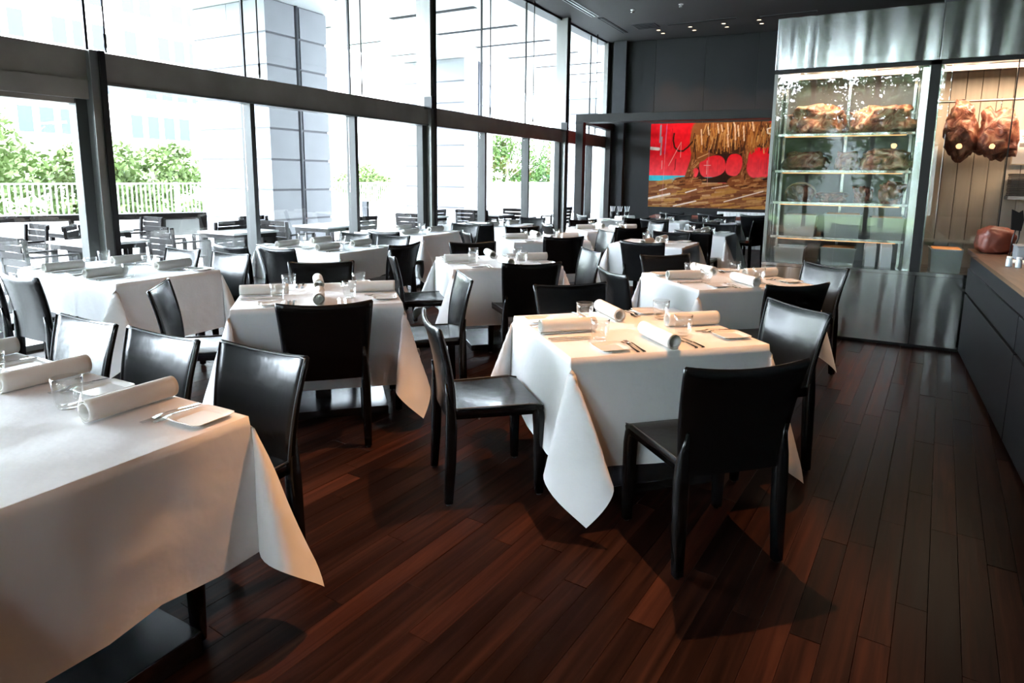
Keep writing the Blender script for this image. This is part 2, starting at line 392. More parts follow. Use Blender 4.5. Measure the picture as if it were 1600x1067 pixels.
# ------------------------------------------------------------------ black portal frame before the end wall
pt = struct('trim_9', 'black steel portal frame standing before the red painting', 'frame', (-5.80, 13.27, 0), BW_A)
part('post', 'portal_metal', pt, 0, .17, 0, .22, 0, 2.70, bev=.004)
part('beam', 'portal_metal', pt, 0, 6.2, 0, .42, 2.70, 2.87, bev=.004)
part('side_beam', 'portal_metal', pt, 0, .17, .42, 2.72, 2.70, 2.87, bev=.004)
part('joint_plate', 'black_metal', pt, -.004, .176, -.006, 0, 2.66, 2.72)
part('end_post', 'portal_metal', pt, 0, .12, 2.55, 2.72, 0, 2.70)

# fluted white low wall below the painting
lw = struct('wall_low', 'white fluted low partition below the painting', 'partition', (-2.98, 14.72, 0), BW_A)
part('core', 'white_board', lw, 0, 3.2, .02, .14, 0, .80)
flute = MB().bx(.004, .066, -.012, .022, 0, .80, None, .01).mesh('flute', 'white_board')
for k in range(45): put('flute', flute, lw, (k * .07, 0, 0))

# ------------------------------------------------------------------ black leather dining chair (faces +y, origin on the floor)
def chair_meshes():
    P = {}
    def seat_pt(u, v):                       # u across, v front to back
        x = (u * 2 - 1); y = -.205 + .435 * v
        hw = .205 + .022 * v
        z = .458 - .014 * (1 - x * x) * math.sin(PI * min(1, v * 1.02)) - .012 * max(0, v - .9) / .1
        return (x * hw, y, z)
    m = MB()
    top = [[seat_pt(i / 10, j / 10) for i in range(11)] for j in range(11)]
    m.grid(10, 10, lambda u, v: seat_pt(u, v))
    m.grid(10, 10, lambda u, v: (lambda p: (p[0] * .97, p[1], .418))(seat_pt(u, v)))
    rim = [top[0][i] for i in range(11)] + [top[j][10] for j in range(1, 11)] + [top[10][i] for i in range(9, -1, -1)] + [top[j][0] for j in range(9, 0, -1)]
    out = [(p[0] * 1.012, p[1] * 1.008, p[2] - .008) for p in rim]
    low = [(p[0] * 1.0, p[1] * 1.0, .410) for p in rim]; inn = [(p[0] * .96, p[1] * .97, .418) for p in rim]
    m.loft([rim, out, low, inn], True, False, True); P['seat'] = m.mesh('seat', 'leather')
    # backrest shell
    def back_c(u, v):
        hw = .205 + .036 * v; x = u * hw
        z = .405 + (.415 + .018 * u * u) * v
        y = -.205 - .078 * v ** 1.25 + .022 * u * u * (.4 + .6 * v) + .012 * math.sin(PI * v)
        return x, y, z
    m = MB(); rings = []; nv = 12; nu = 12
    for j in range(nv + 1):
        v = j / nv; ring = []; th = .030 - .010 * v
        for i in range(nu + 1):
            u = -1 + 2 * i / nu; x, y, z = back_c(u, v); ring.append((x, y + th / 2 * (1 - .0 * u), z))
        x, y, z = back_c(1, v); ring.append((x + .009, y, z))
        for i in range(nu, -1, -1):
            u = -1 + 2 * i / nu; x, y, z = back_c(u, v); ring.append((x, y - th / 2, z))
        x, y, z = back_c(-1, v); ring.append((x - .009, y, z)); rings.append(ring)
    last = rings[-1]; nr = len(last)
    mid = []
    for i in range(nu + 1):
        a, b = last[i], last[nr - 2 - i]; mid.append(((a[0] + b[0]) / 2, (a[1] + b[1]) / 2, a[2] + .010))
    capr = mid + [(mid[-1][0] + .004, mid[-1][1], mid[-1][2] - .003)] + mid[::-1] + [(mid[0][0] - .004, mid[0][1], mid[0][2] - .003)]
    m.loft(rings + [capr], True, False, True); P['backrest'] = m.mesh('backrest', 'leather')
    # raised stitched seam round the back panel
    m = MB(); path = []
    for j in range(0, 13): x, y, z = back_c(-1, j / 12); path.append((x + .004, y + .013 - .004 * j / 12, z))
    for i in range(1, 12): u = -1 + 2 * i / 12; x, y, z = back_c(u, 1); path.append((x, y + .0085, z + .005))
    for j in range(12, -1, -1): x, y, z = back_c(1, j / 12); path.append((x - .004, y + .013 - .004 * j / 12, z))
    m.tube(path, .0035, 5); P['seam'] = m.mesh('seam', 'stitch')
    m = MB()
    for s in (-1, 1): m.tube([(s * seat_pt(1, k / 8)[0] , seat_pt(1, k / 8)[1], .461 - (.012 if k > 7 else 0)) for k in range(9)], .003, 5)
    P['seat_seam'] = m.mesh('seat_seam', 'stitch')
    for s, nm in ((-1, 'fl'), (1, 'fr')):
        m = MB().tube([(s * .196, .165, .436), (s * .203, .195, .430), (s * .208, .211, .408), (s * .210, .216, .36), (s * .212, .218, .20), (s * .213, .219, .012)],
                      [(.018, .022), (.023, .025), (.026, .027), (.0265, .0275), (.0245, .025), (.020, .020)], 12, None, .45)
        P[nm] = m.mesh('leg', 'leather')
        P[nm + 'g'] = MB().lathe([(0, 0), (.011, 0), (.012, .004), (.012, .014), (0, .014)], 10, TR(s * .213, .219, 0)).mesh('glide', 'black_plastic')
    for s, nm in ((-1, 'rl'), (1, 'rr')):
        m = MB().tube([(s * .196, -.224, .58), (s * .200, -.212, .52), (s * .2025, -.205, .46), (s * .203, -.203, .38), (s * .205, -.208, .2), (s * .207, -.218, .012)],
                      [(.006, .006), (.014, .014), (.021, .022), (.0255, .0265), (.0245, .025), (.020, .020)], 12, None, .45)
        P[nm] = m.mesh('leg', 'leather')
        P[nm + 'g'] = MB().lathe([(0, 0), (.011, 0), (.012, .004), (.012, .014), (0, .014)], 10, TR(s * .207, -.218, 0)).mesh('glide', 'black_plastic')
    return P
CM = chair_meshes()
GRP_CHAIR = 'black leather dining chairs'
def chair(mid, deg, label, detail=1):
    """mid: ground point under the middle of the back's top edge; deg: heading the sitter faces"""
    a = math.radians(deg)
    t = thing('dining_chair', label, 'chair', (mid[0] + .275 * math.cos(a), mid[1] + .275 * math.sin(a), 0), a - PI / 2, GRP_CHAIR)
    st = put('seat', CM['seat'], t); bk = put('backrest', CM['backrest'], t); put('seam', CM['seam'], bk)
    if detail: put('seat_seam', CM['seat_seam'], st)
    for k in ('fl', 'fr', 'rl', 'rr'):
        l = put('leg', CM[k], t)
        if detail: put('glide', CM[k + 'g'], l)
    return t

# ------------------------------------------------------------------ tables and cloths
TOPZ = .745
def cloth_mesh(a, b, L, seed, over={}):
    r = random.Random(seed)
    def axis(h):
        nL = 15
        return [-(h + L) + L * i / nL for i in range(nL)] + [-h, -h + .006, -h + .02] + [-h * .6, -h * .2, h * .2, h * .6] + [h - .02, h - .006, h] + [h + L * (i + 1) / nL for i in range(nL)]
    U, V = axis(a), axis(b)
    cor = {(su, sv): (r.uniform(.11, .17), r.uniform(.30, .36), r.uniform(-.16, .16)) for su in (-1, 1) for sv in (-1, 1)}
    cor.update(over)
    fl = {k: r.uniform(.03, .07) for k in ('u-1', 'u1', 'v-1', 'v1')}
    ph = [r.uniform(0, 6) for _ in range(8)]
    vs = []
    def wave(t, d, k, half):
        e = 1 - min(1, max(0, (abs(t) - half * .75) / (half * .25))) if half else 1
        return (.016 * math.sin(t * 9 + ph[k]) + .010 * math.sin(t * 21 + ph[k + 1])) * (d / L) ** 1.3 * e
    for v in V:
        for u in U:
            du, dv = max(abs(u) - a, 0), max(abs(v) - b, 0); su = 1 if u >= 0 else -1; sv = 1 if v >= 0 else -1
            if du <= 0 and dv <= 0: p = (u, v, 0 if (abs(u) < a - .01 and abs(v) < b - .01) else -.001)
            elif dv <= 0:
                f = fl['u%d' % su]; p = (su * (a + .004 + f * du) + su * wave(v, du, 0 if su < 0 else 2, b), v, -du * (1 - .5 * f * f) - .002)
            elif du <= 0:
                f = fl['v%d' % sv]; p = (u, sv * (b + .004 + f * dv) + sv * wave(u, dv, 4 if sv < 0 else 6, a), -dv * (1 - .5 * f * f) - .002)
            else:
                rr = math.hypot(du, dv); t = math.atan2(dv, du) / (PI / 2); A, B, S = cor[(su, sv)]
                o = A * (1 - math.cos(2 * PI * t)); tg = B * math.sin(2 * PI * t) + S * math.sin(PI * t)
                tx = fl['u%d' % su] * (1 - t) + (o - tg) * .7071; ty = fl['v%d' % sv] * t + (o + tg) * .7071
                d = Vector((su * tx, sv * ty, -1)).normalized() * rr
                p = (su * (a + .004 * (1 - t)) + d.x, sv * (b + .004 * t) + d.y, d.z - .002)
            q = Vector(p)
            if du > 0 or dv > 0:
                nz = noise.noise(Vector((q.x * 5 + seed, q.y * 5, q.z * 5))) * .006
                q.x += nz; q.y += nz * .7
            vs.append(tuple(q))
    nu = len(U)
    fs = [(j * nu + i, j * nu + i + 1, (j + 1) * nu + i + 1, (j + 1) * nu + i) for j in range(len(V) - 1) for i in range(nu - 1)]
    return MB().add(vs, fs, True).mesh('tablecloth', 'cloth')

def tumbler_mesh():
    return MB().lathe([(0.0, .0), (.026, .0), (.032, .004), (.040, .032), (.0440, .070), (.0455, .104), (.0442, .1046), (.0425, .070), (.038, .034), (.028, .016), (0, .014)], 24).mesh('water_glass', 'tumbler_glass')
def napkin_mesh():
    m = MB(); rings = []; n = 46
    def prof(k):
        t = k / n; th = 2 * PI * 2.1 * t - PI / 2; r = .024 + .014 * t
        return (r * math.cos(th), .038 + r * math.sin(th))
    outer = [prof(k) for k in range(n + 1)]
    inner = [(x * (1 - .06), .038 + (z - .038) * (1 - .06)) for x, z in outer]
    ring = outer + inner[::-1]
    for y in (-.145, -.13, -.05, .05, .13, .145):
        s = 1 if abs(y) < .14 else .985
        rings.append([(x * s, y, max(.0008, .038 + (z - .038) * s)) for x, z in ring])
    m.loft(rings, True, True, True); return m.mesh('napkin', 'napkin')
def plate_meshes():
    def ringsq(h, z, e=.06):
        pts = []
        for k in range(32):
            th = 2 * PI * (k + .5) / 32; c, q = math.cos(th), math.sin(th); f = 1 / max(abs(c), abs(q)) ** (1 - e)
            pts.append((h * c * f, h * q * f, z))
        return pts
    well = MB().loft([ringsq(.046, .0), ringsq(.050, .003), ringsq(.073, .012), ringsq(.076, .014), ringsq(.074, .0155), ringsq(.057, .0065), ringsq(.053, .0045)], True, False, True)
    o = len(well.v); well.add(ringsq(.046, .0), [tuple(range(31, -1, -1))])
    cen = MB().add(ringsq(.053, .0045) , [tuple(range(32))])
    return well.mesh('rim', 'china'), cen.mesh('well', 'china')
def fork_meshes():
    h = MB().loft([[(x, y, z + dz) for x, dz in ((-w, 0), (w, 0), (w, .0025), (-w, .0025))] for y, w, z in ((-.10, .008, .001), (-.06, .0055, .003), (0, .003, .008), (.03, .0035, .009), (.045, .009, .006), (.062, .010, .003))], True, True, False)
    t = MB()
    for k in range(4):
        x = -.0078 + k * .0052
        t.bx(x - .0015, x + .0015, .060, .100, .0025, .0045)
    return h.mesh('handle', 'cutlery'), t.mesh('tines', 'cutlery')
def knife_meshes():
    h = MB().loft([[(x, y, z + dz) for x, dz in ((-w, 0), (w, 0), (w, .006), (-w, .006))] for y, w, z in ((-.11, .008, 0), (-.07, .007, .0005), (-.015, .0055, .001))], True, True, False)
    b = MB().loft([[(x, y, z + dz) for x, dz in ((-w, 0), (w, 0), (w, .002), (-w, .002))] for y, w, z in ((-.015, .006, .002), (.03, .009, .0015), (.08, .008, .001), (.105, .002, .001))], True, True, False)
    return h.mesh('handle', 'cutlery'), b.mesh('blade', 'cutlery')
ME_GLASS, ME_NAP, ME_PLATE, ME_FORK, ME_KNIFE = tumbler_mesh(), napkin_mesh(), plate_meshes(), fork_meshes(), knife_meshes()

def table(cx, cy, deg, sx, sy, L, phrase, seed, base=(.28, .28, .05), bx=0, settings=(), detail=2, two=False, over={}):
    a = math.radians(deg)
    t = thing('dining_table', 'pedestal dining table under the cloth of the ' + phrase, 'table', (cx, cy, 0), a, 'dining tables')
    part('table_top', 'red_wood', t, -sx / 2 + .006, sx / 2 - .006, -sy / 2 + .006, sy / 2 - .006, .705, TOPZ - .008, bev=.004)
    for q in ((-1, 1) if two else (0,)):
        xo = q * (sx / 2 - .36) + bx
        part('column', 'dark_steel', t, xo - .05, xo + .05, -.05, .05, base[2], .705, bev=.004)
        part('base_plate', 'dark_steel', t, xo - base[0], xo + base[0], -base[1], base[1], 0, base[2], bev=.004)
    tag(put('tablecloth', cloth_mesh(sx / 2, sy / 2, L, seed, over), None, (cx, cy, TOPZ), a), 'white cloth hanging over the ' + phrase, 'tablecloth', 'white tablecloths')
    # settings: (name, edge angle seen from the table centre in local degrees, offset along the edge)
    for nm, ed, off in settings:
        e = math.radians(ed); half = sx / 2 if ed % 180 == 0 else sy / 2
        M = TR(cx, cy, TOPZ) @ RZ(a) @ RZ(e + PI / 2) @ TR(off, -half, .0008)
        rot = a + e + PI / 2
        j = lambda s: random.Random(seed * 31 + ed + int(off * 100)).uniform(-s, s)
        def spot(x, y): return M @ Vector((x, y, 0))
        where = 'at the %s seat of the %s' % (nm, phrase)
        tag(put('napkin', ME_NAP, None, spot(j(.015), .150), rot + j(.06)), 'rolled white cloth napkin ' + where, 'napkin', 'rolled napkins')
        tag(put('water_glass', ME_GLASS, None, spot(.18 + j(.02), .24 + j(.02)), 0), 'clear water tumbler ' + where, 'glass', 'water glasses')
        pl = thing('bread_plate', 'small square white bread plate ' + where, 'plate', spot(-.27, .095), rot + j(.1), 'bread plates')
        put('rim', ME_PLATE[0], pl); put('well', ME_PLATE[1], pl)
        if detail > 1:
            for q, (nk, dx) in enumerate((('dinner fork', -.145), ('small fork', -.175))):
                f = thing('fork', 'silver %s %s' % (nk, where), 'fork', spot(dx, .11 - .01 * q), rot + j(.05), 'forks')
                f.scale = (1, 1 - .1 * q, 1)
                put('handle', ME_FORK[0], f); put('tines', ME_FORK[1], f)
            for q, (nk, dx) in enumerate((('dinner knife', .115), ('small knife', .150))):
                f = thing('knife', 'silver %s %s' % (nk, where), 'knife', spot(dx, .12 - .01 * q), rot - j(.05), 'knives')
                f.scale = (1, 1 - .1 * q, 1)
                put('handle', ME_KNIFE[0], f); put('blade', ME_KNIFE[1], f)
    return t

# seats in the table's own frame: 0 = +x edge, 90 = +y, 180 = -x, 270 = -y
Q4 = (('left', 180, 0), ('front', 270, 0), ('right', 0, 0), ('back', 90, 0))
W4 = (('front right', 270, .30), ('front left', 270, -.30), ('back right', 90, -.30), ('back left', 90, .30))
ph = {
 'T1': 'lower left corner table', 'T2': 'first window table', 'T3': 'left-centre table',
 'T5': 'large front table', 'T4': 'second-row middle table', 'T6': 'steel cabinet table',
 'T10': 'second window table', 'T11': 'third window table', 'T12': 'fourth window table',
 'T13': 'third-row middle table', 'T9': 'portal post table', 'T7': 'small fourth-row table',
 'T8': 'far cabinet-edge table', 'T14': 'cutlery pot table', 'T15': 'far painting-side table', 'T16': 'far right back table'}
table(-2.51, .89, 0, 1.68, .82, .45, ph['T1'], 11, (.30, .24, .08), settings=(('right', 90, -.47), ('middle', 90, .06), ('left', 90, .60)), two=True)
table(-5.19, 2.92, 0, 1.34, .82, .46, ph['T2'], 12, (.30, .28, .05), settings=W4)
table(-3.08, 2.99, 45, .97, .85, .50, ph['T3'], 13, (.40, .28, .05), settings=Q4)
table(-2.95, 5.03, 45, .97, .87, .48, ph['T4'], 14, (.30, .30, .05), settings=Q4)
table(-1.02, 3.10, 45, .99, .87, .50, ph['T5'], 24, (.36, .28, .05), settings=Q4, over={(-1, -1): (.06, .34, .19)})
table(-.955, 5.11, 45, .96, .85, .49, ph['T6'], 16, (.30, .28, .05), settings=Q4)
table(-5.13, 5.08, 0, 1.20, .80, .46, ph['T10'], 17, settings=W4)
table(-5.58, 7.07, 0, 1.16, .84, .46, ph['T11'], 18, settings=(('front right', 270, .28), ('back right', 90, -.28), ('back left', 90, .28)), detail=1)
table(-5.40, 8.92, 0, 1.16, .90, .46, ph['T12'], 19, settings=(('front right', 270, .28), ('back right', 90, -.28)), detail=1)
table(-3.60, 7.26, 45, .97, .85, .49, ph['T13'], 20, settings=Q4, detail=1)
table(-3.48, 9.22, 45, .97, .85, .49, ph['T9'], 21, settings=Q4, detail=1)
table(-2.23, 7.54, 0, .86, .80, .47, ph['T7'], 22, settings=(('front', 270, 0), ('back', 90, 0)), detail=1)
table(-2.10, 9.32, 0, .84, .80, .47, ph['T8'], 23, settings=(('front', 270, 0), ('back', 90, 0)), detail=1)
table(-4.20, 11.50, 45, .84, .74, .34, ph['T14'], 25, settings=(('front', 270, 0), ('right', 0, 0)), detail=1)
table(-3.24, 11.50, 0, .74, .80, .30, ph['T15'], 26, settings=(('front', 270, 0), ('back', 90, 0)), detail=1)
table(-2.36, 11.42, 0, .76, .80, .30, ph['T16'], 27, settings=(('front', 270, 0), ('back', 90, 0)), detail=1)

CH = [('T1', 'right', (-2.00, 1.65), 270), ('T1', 'middle', (-2.55, 1.60), 270), ('T1', 'left', (-3.10, 1.59), 270),
 ('T2', 'front right', (-4.80, 2.04), 90), ('T2', 'front left', (-5.36, 2.04), 90), ('T2', 'back left', (-5.36, 3.60), 270), ('T2', 'back right', (-4.76, 3.64), 270),
 ('T10', 'front left', (-5.28, 4.00), 90), ('T10', 'front right', (-4.75, 4.08), 90), ('T10', 'back right', (-4.72, 5.74), 270), ('T10', 'back left', (-5.26, 5.72), 270), ('T10', 'end', (-4.00, 5.05), 180),
 ('T11', 'front', (-5.14, 6.04), 90), ('T11', 'back', (-5.05, 7.75), 270), ('T12', 'front', (-4.97, 7.95), 90), ('T12', 'back', (-4.98, 9.70), 270),
 ('T3', 'left', (-3.72, 2.30), 45), ('T3', 'front', (-2.46, 2.42), 135), ('T3', 'right', (-2.37, 3.64), 225), ('T3', 'back', (-3.70, 3.62), 315),
 ('T4', 'left', (-3.58, 4.30), 45), ('T4', 'front', (-2.28, 4.45), 135), ('T4', 'right', (-2.24, 5.60), 225), ('T4', 'back', (-3.56, 5.58), 315),
 ('T5', 'left', (-1.78, 2.40), 45), ('T5', 'front', (-.33, 2.385), 134), ('T5', 'right', (-.29, 3.71), 225), ('T5', 'back', (-1.63, 3.70), 315),
 ('T6', 'left', (-1.62, 4.39), 45), ('T6', 'front', (-.36, 4.47), 135), ('T6', 'right', (-.27, 5.65), 225), ('T6', 'back', (-1.57, 5.62), 315),
 ('T13', 'left', (-4.30, 6.58), 45), ('T13', 'front', (-3.02, 6.67), 135), ('T13', 'right', (-2.92, 7.78), 225), ('T13', 'back', (-4.16, 7.78), 315),
 ('T9', 'left', (-4.10, 8.42), 45), ('T9', 'front', (-2.84, 8.50), 135), ('T9', 'right', (-2.84, 9.70), 225), ('T9', 'back', (-4.08, 9.70), 315),
 ('T7', 'front', (-2.10, 6.62), 90), ('T7', 'back', (-2.20, 8.16), 270), ('T8', 'front', (-1.99, 8.40), 90), ('T8', 'back', (-1.98, 10.04), 270),
 ('T14', 'front', (-3.48, 10.70), 135), ('T14', 'left', (-4.62, 10.92), 45), ('T15', 'front', (-3.15, 10.55), 90), ('T15', 'back', (-3.20, 12.32), 270),
 ('T16', 'front', (-2.31, 10.45), 90), ('T16', 'back', (-2.40, 12.32), 270), ('T16', 'side', (-1.58, 11.42), 160)]
for i, (tk, nm, m, d) in enumerate(CH):
    c_ = chair(m, d, 'black leather chair at the %s side of the %s' % (nm, ph[tk]), 1 if tk in ('T1', 'T2', 'T3', 'T4', 'T5', 'T6', 'T10') else 0)
    if (tk, nm) == ('T5', 'front'): c_.scale = (1.06, 1, 1)

# long bare wooden table under the painting and its two chairs
t = thing('wooden_table', 'long bare red-brown wooden table below the painting', 'table', (-2.55, 13.55, 0), BW_A)
part('table_top', 'red_wood', t, -1.5, 1.5, -.32, .32, .71, .75, bev=.004)
for x in (-1.2, 1.2): part('leg', 'dark_steel', t, x - .05, x + .05, -.25, .25, 0, .71)
chair((-2.75, 12.95), 90, 'black leather chair drawn up to the bare wooden table, left one'); chair((-1.95, 13.0), 90, 'black leather chair drawn up to the bare wooden table, right one')
chair((-3.5, 12.9), 90, 'black leather chair at the window end of the bare wooden table')

# cutlery pots with white handles on the table by the portal
for k, (x, y) in enumerate(((-4.30, 11.68), (-4.18, 11.74), (-4.06, 11.80))):
    p = thing('cutlery_pot', '%s dark cutlery pot with white handles standing on the far table' % ('left', 'middle', 'right')[k], 'pot', (x, y, TOPZ), 0, 'cutlery pots')
    MB().lathe([(0, 0), (.045, 0), (.045, .14), (.040, .14), (.040, .01), (0, .01)], 16).build('cup', 'black_plastic', p)
    for q in range(3): MB().tube([(.012 * (q - 1), 0, .02), (.03 * (q - 1), .01, .15), (.042 * (q - 1), .014, .235)], .009, 6).build('handle', 'paper', p)

# ------------------------------------------------------------------ painting on the end wall
def painting():
    s0, s1, z0, z1 = 1.16, 4.30, .80, 2.87; Wd = s1 - s0; Hd = z1 - z0
    root = thing('painting', 'large red canvas of a shaggy brown horned beast, hung on the charcoal end wall', 'painting', BW0 + BE * ((s0 + s1) / 2) + BN * .02 + Vector((0, 0, z0)), BW_A)
    part('stretcher', 'paper', root, -Wd / 2 + .01, Wd / 2 - .01, -.035, -.001, .01, Hd - .01)
    nu, nv = 300, 200
    U, V = np.meshgrid(np.linspace(0, 1.11, nu + 1), np.linspace(0, 1, nv + 1))
    img = np.empty(U.shape + (3,))
    rg = np.random.RandomState(5)
    img[:] = (.78, .010, .020)
    img += (np.clip((V - .35) / .3, 0, 1) * .10)[..., None] * np.array((.6, .6, .7))
    def noise2(fx, fy, seed):
        r = np.random.RandomState(seed); g = r.rand(40, 40); x = (U * fx) % 38; y = (V * fy) % 38
        i, j = x.astype(int), y.astype(int); a, b = x - i, y - j
        return g[j, i] * (1 - a) * (1 - b) + g[j, i + 1] * a * (1 - b) + g[j + 1, i] * (1 - a) * b + g[j + 1, i + 1] * a * b
    def put_c(mask, c): 
        m = np.clip(mask, 0, 1)[..., None]; img[:] = img * (1 - m) + np.array(c) * m
    def line(p, q, w, c, al=1.0):
        (x0, y0), (x1, y1) = p, q; dx, dy = x1 - x0, y1 - y0; L2 = dx * dx + dy * dy + 1e-9
        t = np.clip(((U - x0) * dx + (V - y0) * dy) / L2, 0, 1)
        d = np.hypot((U - x0 - t * dx) * 1.43, V - y0 - t * dy); put_c(np.clip((w - d) / .003 + .5, 0, 1) * al, c)
    def curve(ps, w, c):
        for a, b in zip(ps[:-1], ps[1:]): line(a, b, w, c)
    def ell(cx, cy, rx, ry): return np.clip((1 - np.hypot((U - cx) / rx, (V - cy) / ry)) * 14, 0, 1)
    # turquoise strip, ground
    put_c(((V > .615) & (V < .72) & (U < .36)).astype(float), (.05, .48, .58)); put_c(((V > .63) & (V < .7) & (U > .44) & (U < .60)).astype(float), (.05, .40, .45)); put_c(((V > .63) & (V < .68) & (U > .9)).astype(float), (.05, .4, .45))
    gl = .70 - .02 * np.cos(U * 7) - .03 * np.exp(-((U - .42) / .1) ** 2) - .02 * np.exp(-((U - .85) / .1) ** 2)
    put_c((V > gl).astype(float), (.20, .075, .03))
    for k in range(170):
        x, y = rg.rand() * 1.1, .70 + .32 * rg.rand(); l = .05 + .14 * rg.rand(); sl = -.03 - .10 * rg.rand()
        c = [(.34, .16, .06), (.46, .24, .09), (.14, .045, .02), (.26, .10, .05), (.42, .21, .05), (.10, .03, .015), (.50, .30, .16)][rg.randint(7)]
        if y - .03 > .66: line((x, y), (x + l, y + sl * l * 2), .006 + .012 * rg.rand(), c, .8)
    for p, q, w_ in (((0, .90), (.19, .84), .012), ((.23, .985), (.42, .92), .008), ((.33, .82), (.42, .78), .007), ((.55, .765), (.74, .715), .004), ((.66, .92), (.97, .79), .006), ((.10, .80), (.16, .775), .006), ((.34, .73), (.39, .715), .005)):
        line(p, q, w_, (.74, .62, .55))
    # beast: legs, body, hair
    blk, brn = (.030, .014, .010), (.20, .065, .022)
    mass = ((U > .40 - .03 * np.cos((V - .2) * 12)) & (V > .2) & (V < .70)).astype(float); red = img.copy()
    put_c(mass, blk)
    for ps, w_ in ((((.40, .30), (.39, .44), (.37, .54), (.345, .66)), .050), (((.54, .34), (.44, .43), (.38, .52)), .048), (((.83, .26), (.815, .42), (.81, .56), (.80, .68)), .052)): curve(ps, w_, brn)
    put_c(ell(.34, .70, .13, .075), brn); put_c(ell(.82, .69, .15, .095), brn)
    def sup(cx, cy, rx, ry, rot=0):
        c, s_ = math.cos(rot), math.sin(rot); x, y = (U - cx) * 1.43, V - cy
        return np.clip((1 - (np.abs((x * c + y * s_) / rx / 1.43) ** 2.6 + np.abs((-x * s_ + y * c) / ry) ** 2.6)) * 12, 0, 1)
    hole = np.maximum.reduce([sup(.545, .51, .112, .125, -.25), sup(.722, .49, .066, .13, .15), sup(.93, .46, .105, .19, .1), sup(.398, .585, .030, .06, .3)])[..., None]
    img[:] = img * (1 - hole) + red * hole
    for k in range(340):
        leg = rg.randint(4); y = .30 + .36 * rg.rand(); x = (.395 - .10 * max(0, y - .42), .48 - (y - .34) * .55, .825 - .03 * y, .34 + .5 * (rg.rand() > .5) + .24 * (rg.rand() - .5))[leg] + .035 * (rg.rand() - .5)
        if leg == 1 and y > .52: continue
        if leg == 3: y = .64 + .12 * rg.rand()
        c = [(.34, .13, .04), (.12, .035, .012), (.26, .09, .03), (.46, .22, .08), (.06, .02, .01)][rg.randint(5)]
        dx, dy = ((-.008, .05), (-.035, .05), (-.004, .06), (.05, -.012))[leg]; line((x, y), (x + dx, y + dy), .003 + .006 * rg.rand(), c, .8)
    put_c(ell(.44, .22, .10, .24), (.24, .085, .025)); put_c(ell(.68, .10, .34, .27), (.26, .10, .03)); put_c(ell(.95, .16, .16, .14), (.20, .08, .025))
    put_c(ell(.64, .30, .17, .075) * .9, blk); put_c(ell(.93, .24, .10, .045) * .8, blk)
    for k in range(420):
        x = .38 + .66 * rg.rand(); top = .0 + .20 * rg.rand() * (1 if x > .47 else .9); l = .06 + .16 * rg.rand()
        if x < .46: top = .12 + .18 * rg.rand(); 
        c = [(.50, .22, .05), (.32, .12, .03), (.16, .055, .018), (.60, .34, .12), (.055, .022, .012), (.40, .17, .04)][rg.randint(6)]
        if top + l < .36: line((x, top), (x + (rg.rand() - .55) * .05, top + l), .003 + .006 * rg.rand(), c, .9)
    for x, y, l in ((.435, .08, .17), (.49, .05, .09), (.57, .02, .10), (.65, .02, .12), (.655, .14, .14), (.71, .03, .17), (.735, .04, .12), (.78, .05, .16), (.85, .0, .10), (.60, .03, .07), (.70, .0, .06)):
        line((x, y), (x + .012, y + l), .007, (.80, .62, .40))
    curve([(.205, .12), (.20, .20), (.215, .28), (.25, .325), (.29, .325), (.33, .28), (.365, .22)], .010, (.035, .014, .008))
    line((.385, .19), (.40, .42), .005, blk); line((.42, .41), (.50, .36), .006, (.55, .32, .14))
    curve([(1.0, .07), (.97, .085), (.975, .13), (1.02, .15)], .008, (.78, .66, .48))
    # drips and scratches
    line((.088, .02), (.085, .22), .010, (.33, .30, .36)); line((.10, .16), (.095, .37), .008, (.33, .30, .33)); line((.14, .02), (.13, .36), .005, (.42, .10, .42), .6)
    line((0, .29), (.075, .30), .018, (.78, .70, .68)); line((.17, .50), (.27, .22), .003, (.72, .42, .36)); line((.27, .22), (.27, .40), .003, (.65, .38, .34))
    line((.50, .44), (.50, .60), .003, (.72, .55, .52)); line((.475, .495), (.53, .495), .003, (.72, .55, .52)); line((.23, .42), (.225, .55), .005, (.16, .02, .02)); line((.11, .44), (.11, .54), .003, (.7, .4, .36))
    line((.14, .0), (.125, .93), .0022, (.70, .30, .28), .7); line((.51, .3), (.51, .74), .002, (.70, .30, .28), .7); line((.19, .06), (.185, .3), .003, (.30, .01, .02), .8)
    for k in range(24):
        x = .5 + .5 * rg.rand(); line((x, .40 + .08 * rg.rand()), (x, .52 + .08 * rg.rand()), .0015, (.45, .03, .05), .6)
    img *= (.88 + .24 * noise2(60, 36, 3))[..., None]
    m = MB().grid(nu, nv, lambda a, b: (-Wd / 2 + Wd * a, -.036, Hd - Hd * b), False)
    me = bpy.data.meshes.new('canvas'); me.from_pydata(m.v, [], [f[::-1] for f in m.f])
    at = me.color_attributes.new('paint', 'FLOAT_COLOR', 'POINT')
    rgba = np.ones((img.shape[0] * img.shape[1], 4), np.float32); rgba[:, :3] = np.clip(img, 0, 1).reshape(-1, 3); at.data.foreach_set('color', rgba.ravel())
    mt, nt, p = base_mat('oil_paint'); ca = N(nt, 'ShaderNodeVertexColor'); ca.layer_name = 'paint'
    nt.links.new(ca.outputs[0], p.inputs['Base Color']); p.inputs['Roughness'].default_value = .6; p.inputs['Specular IOR Level'].default_value = .05
    me.materials.append(mt); put('canvas', me, root)
painting()

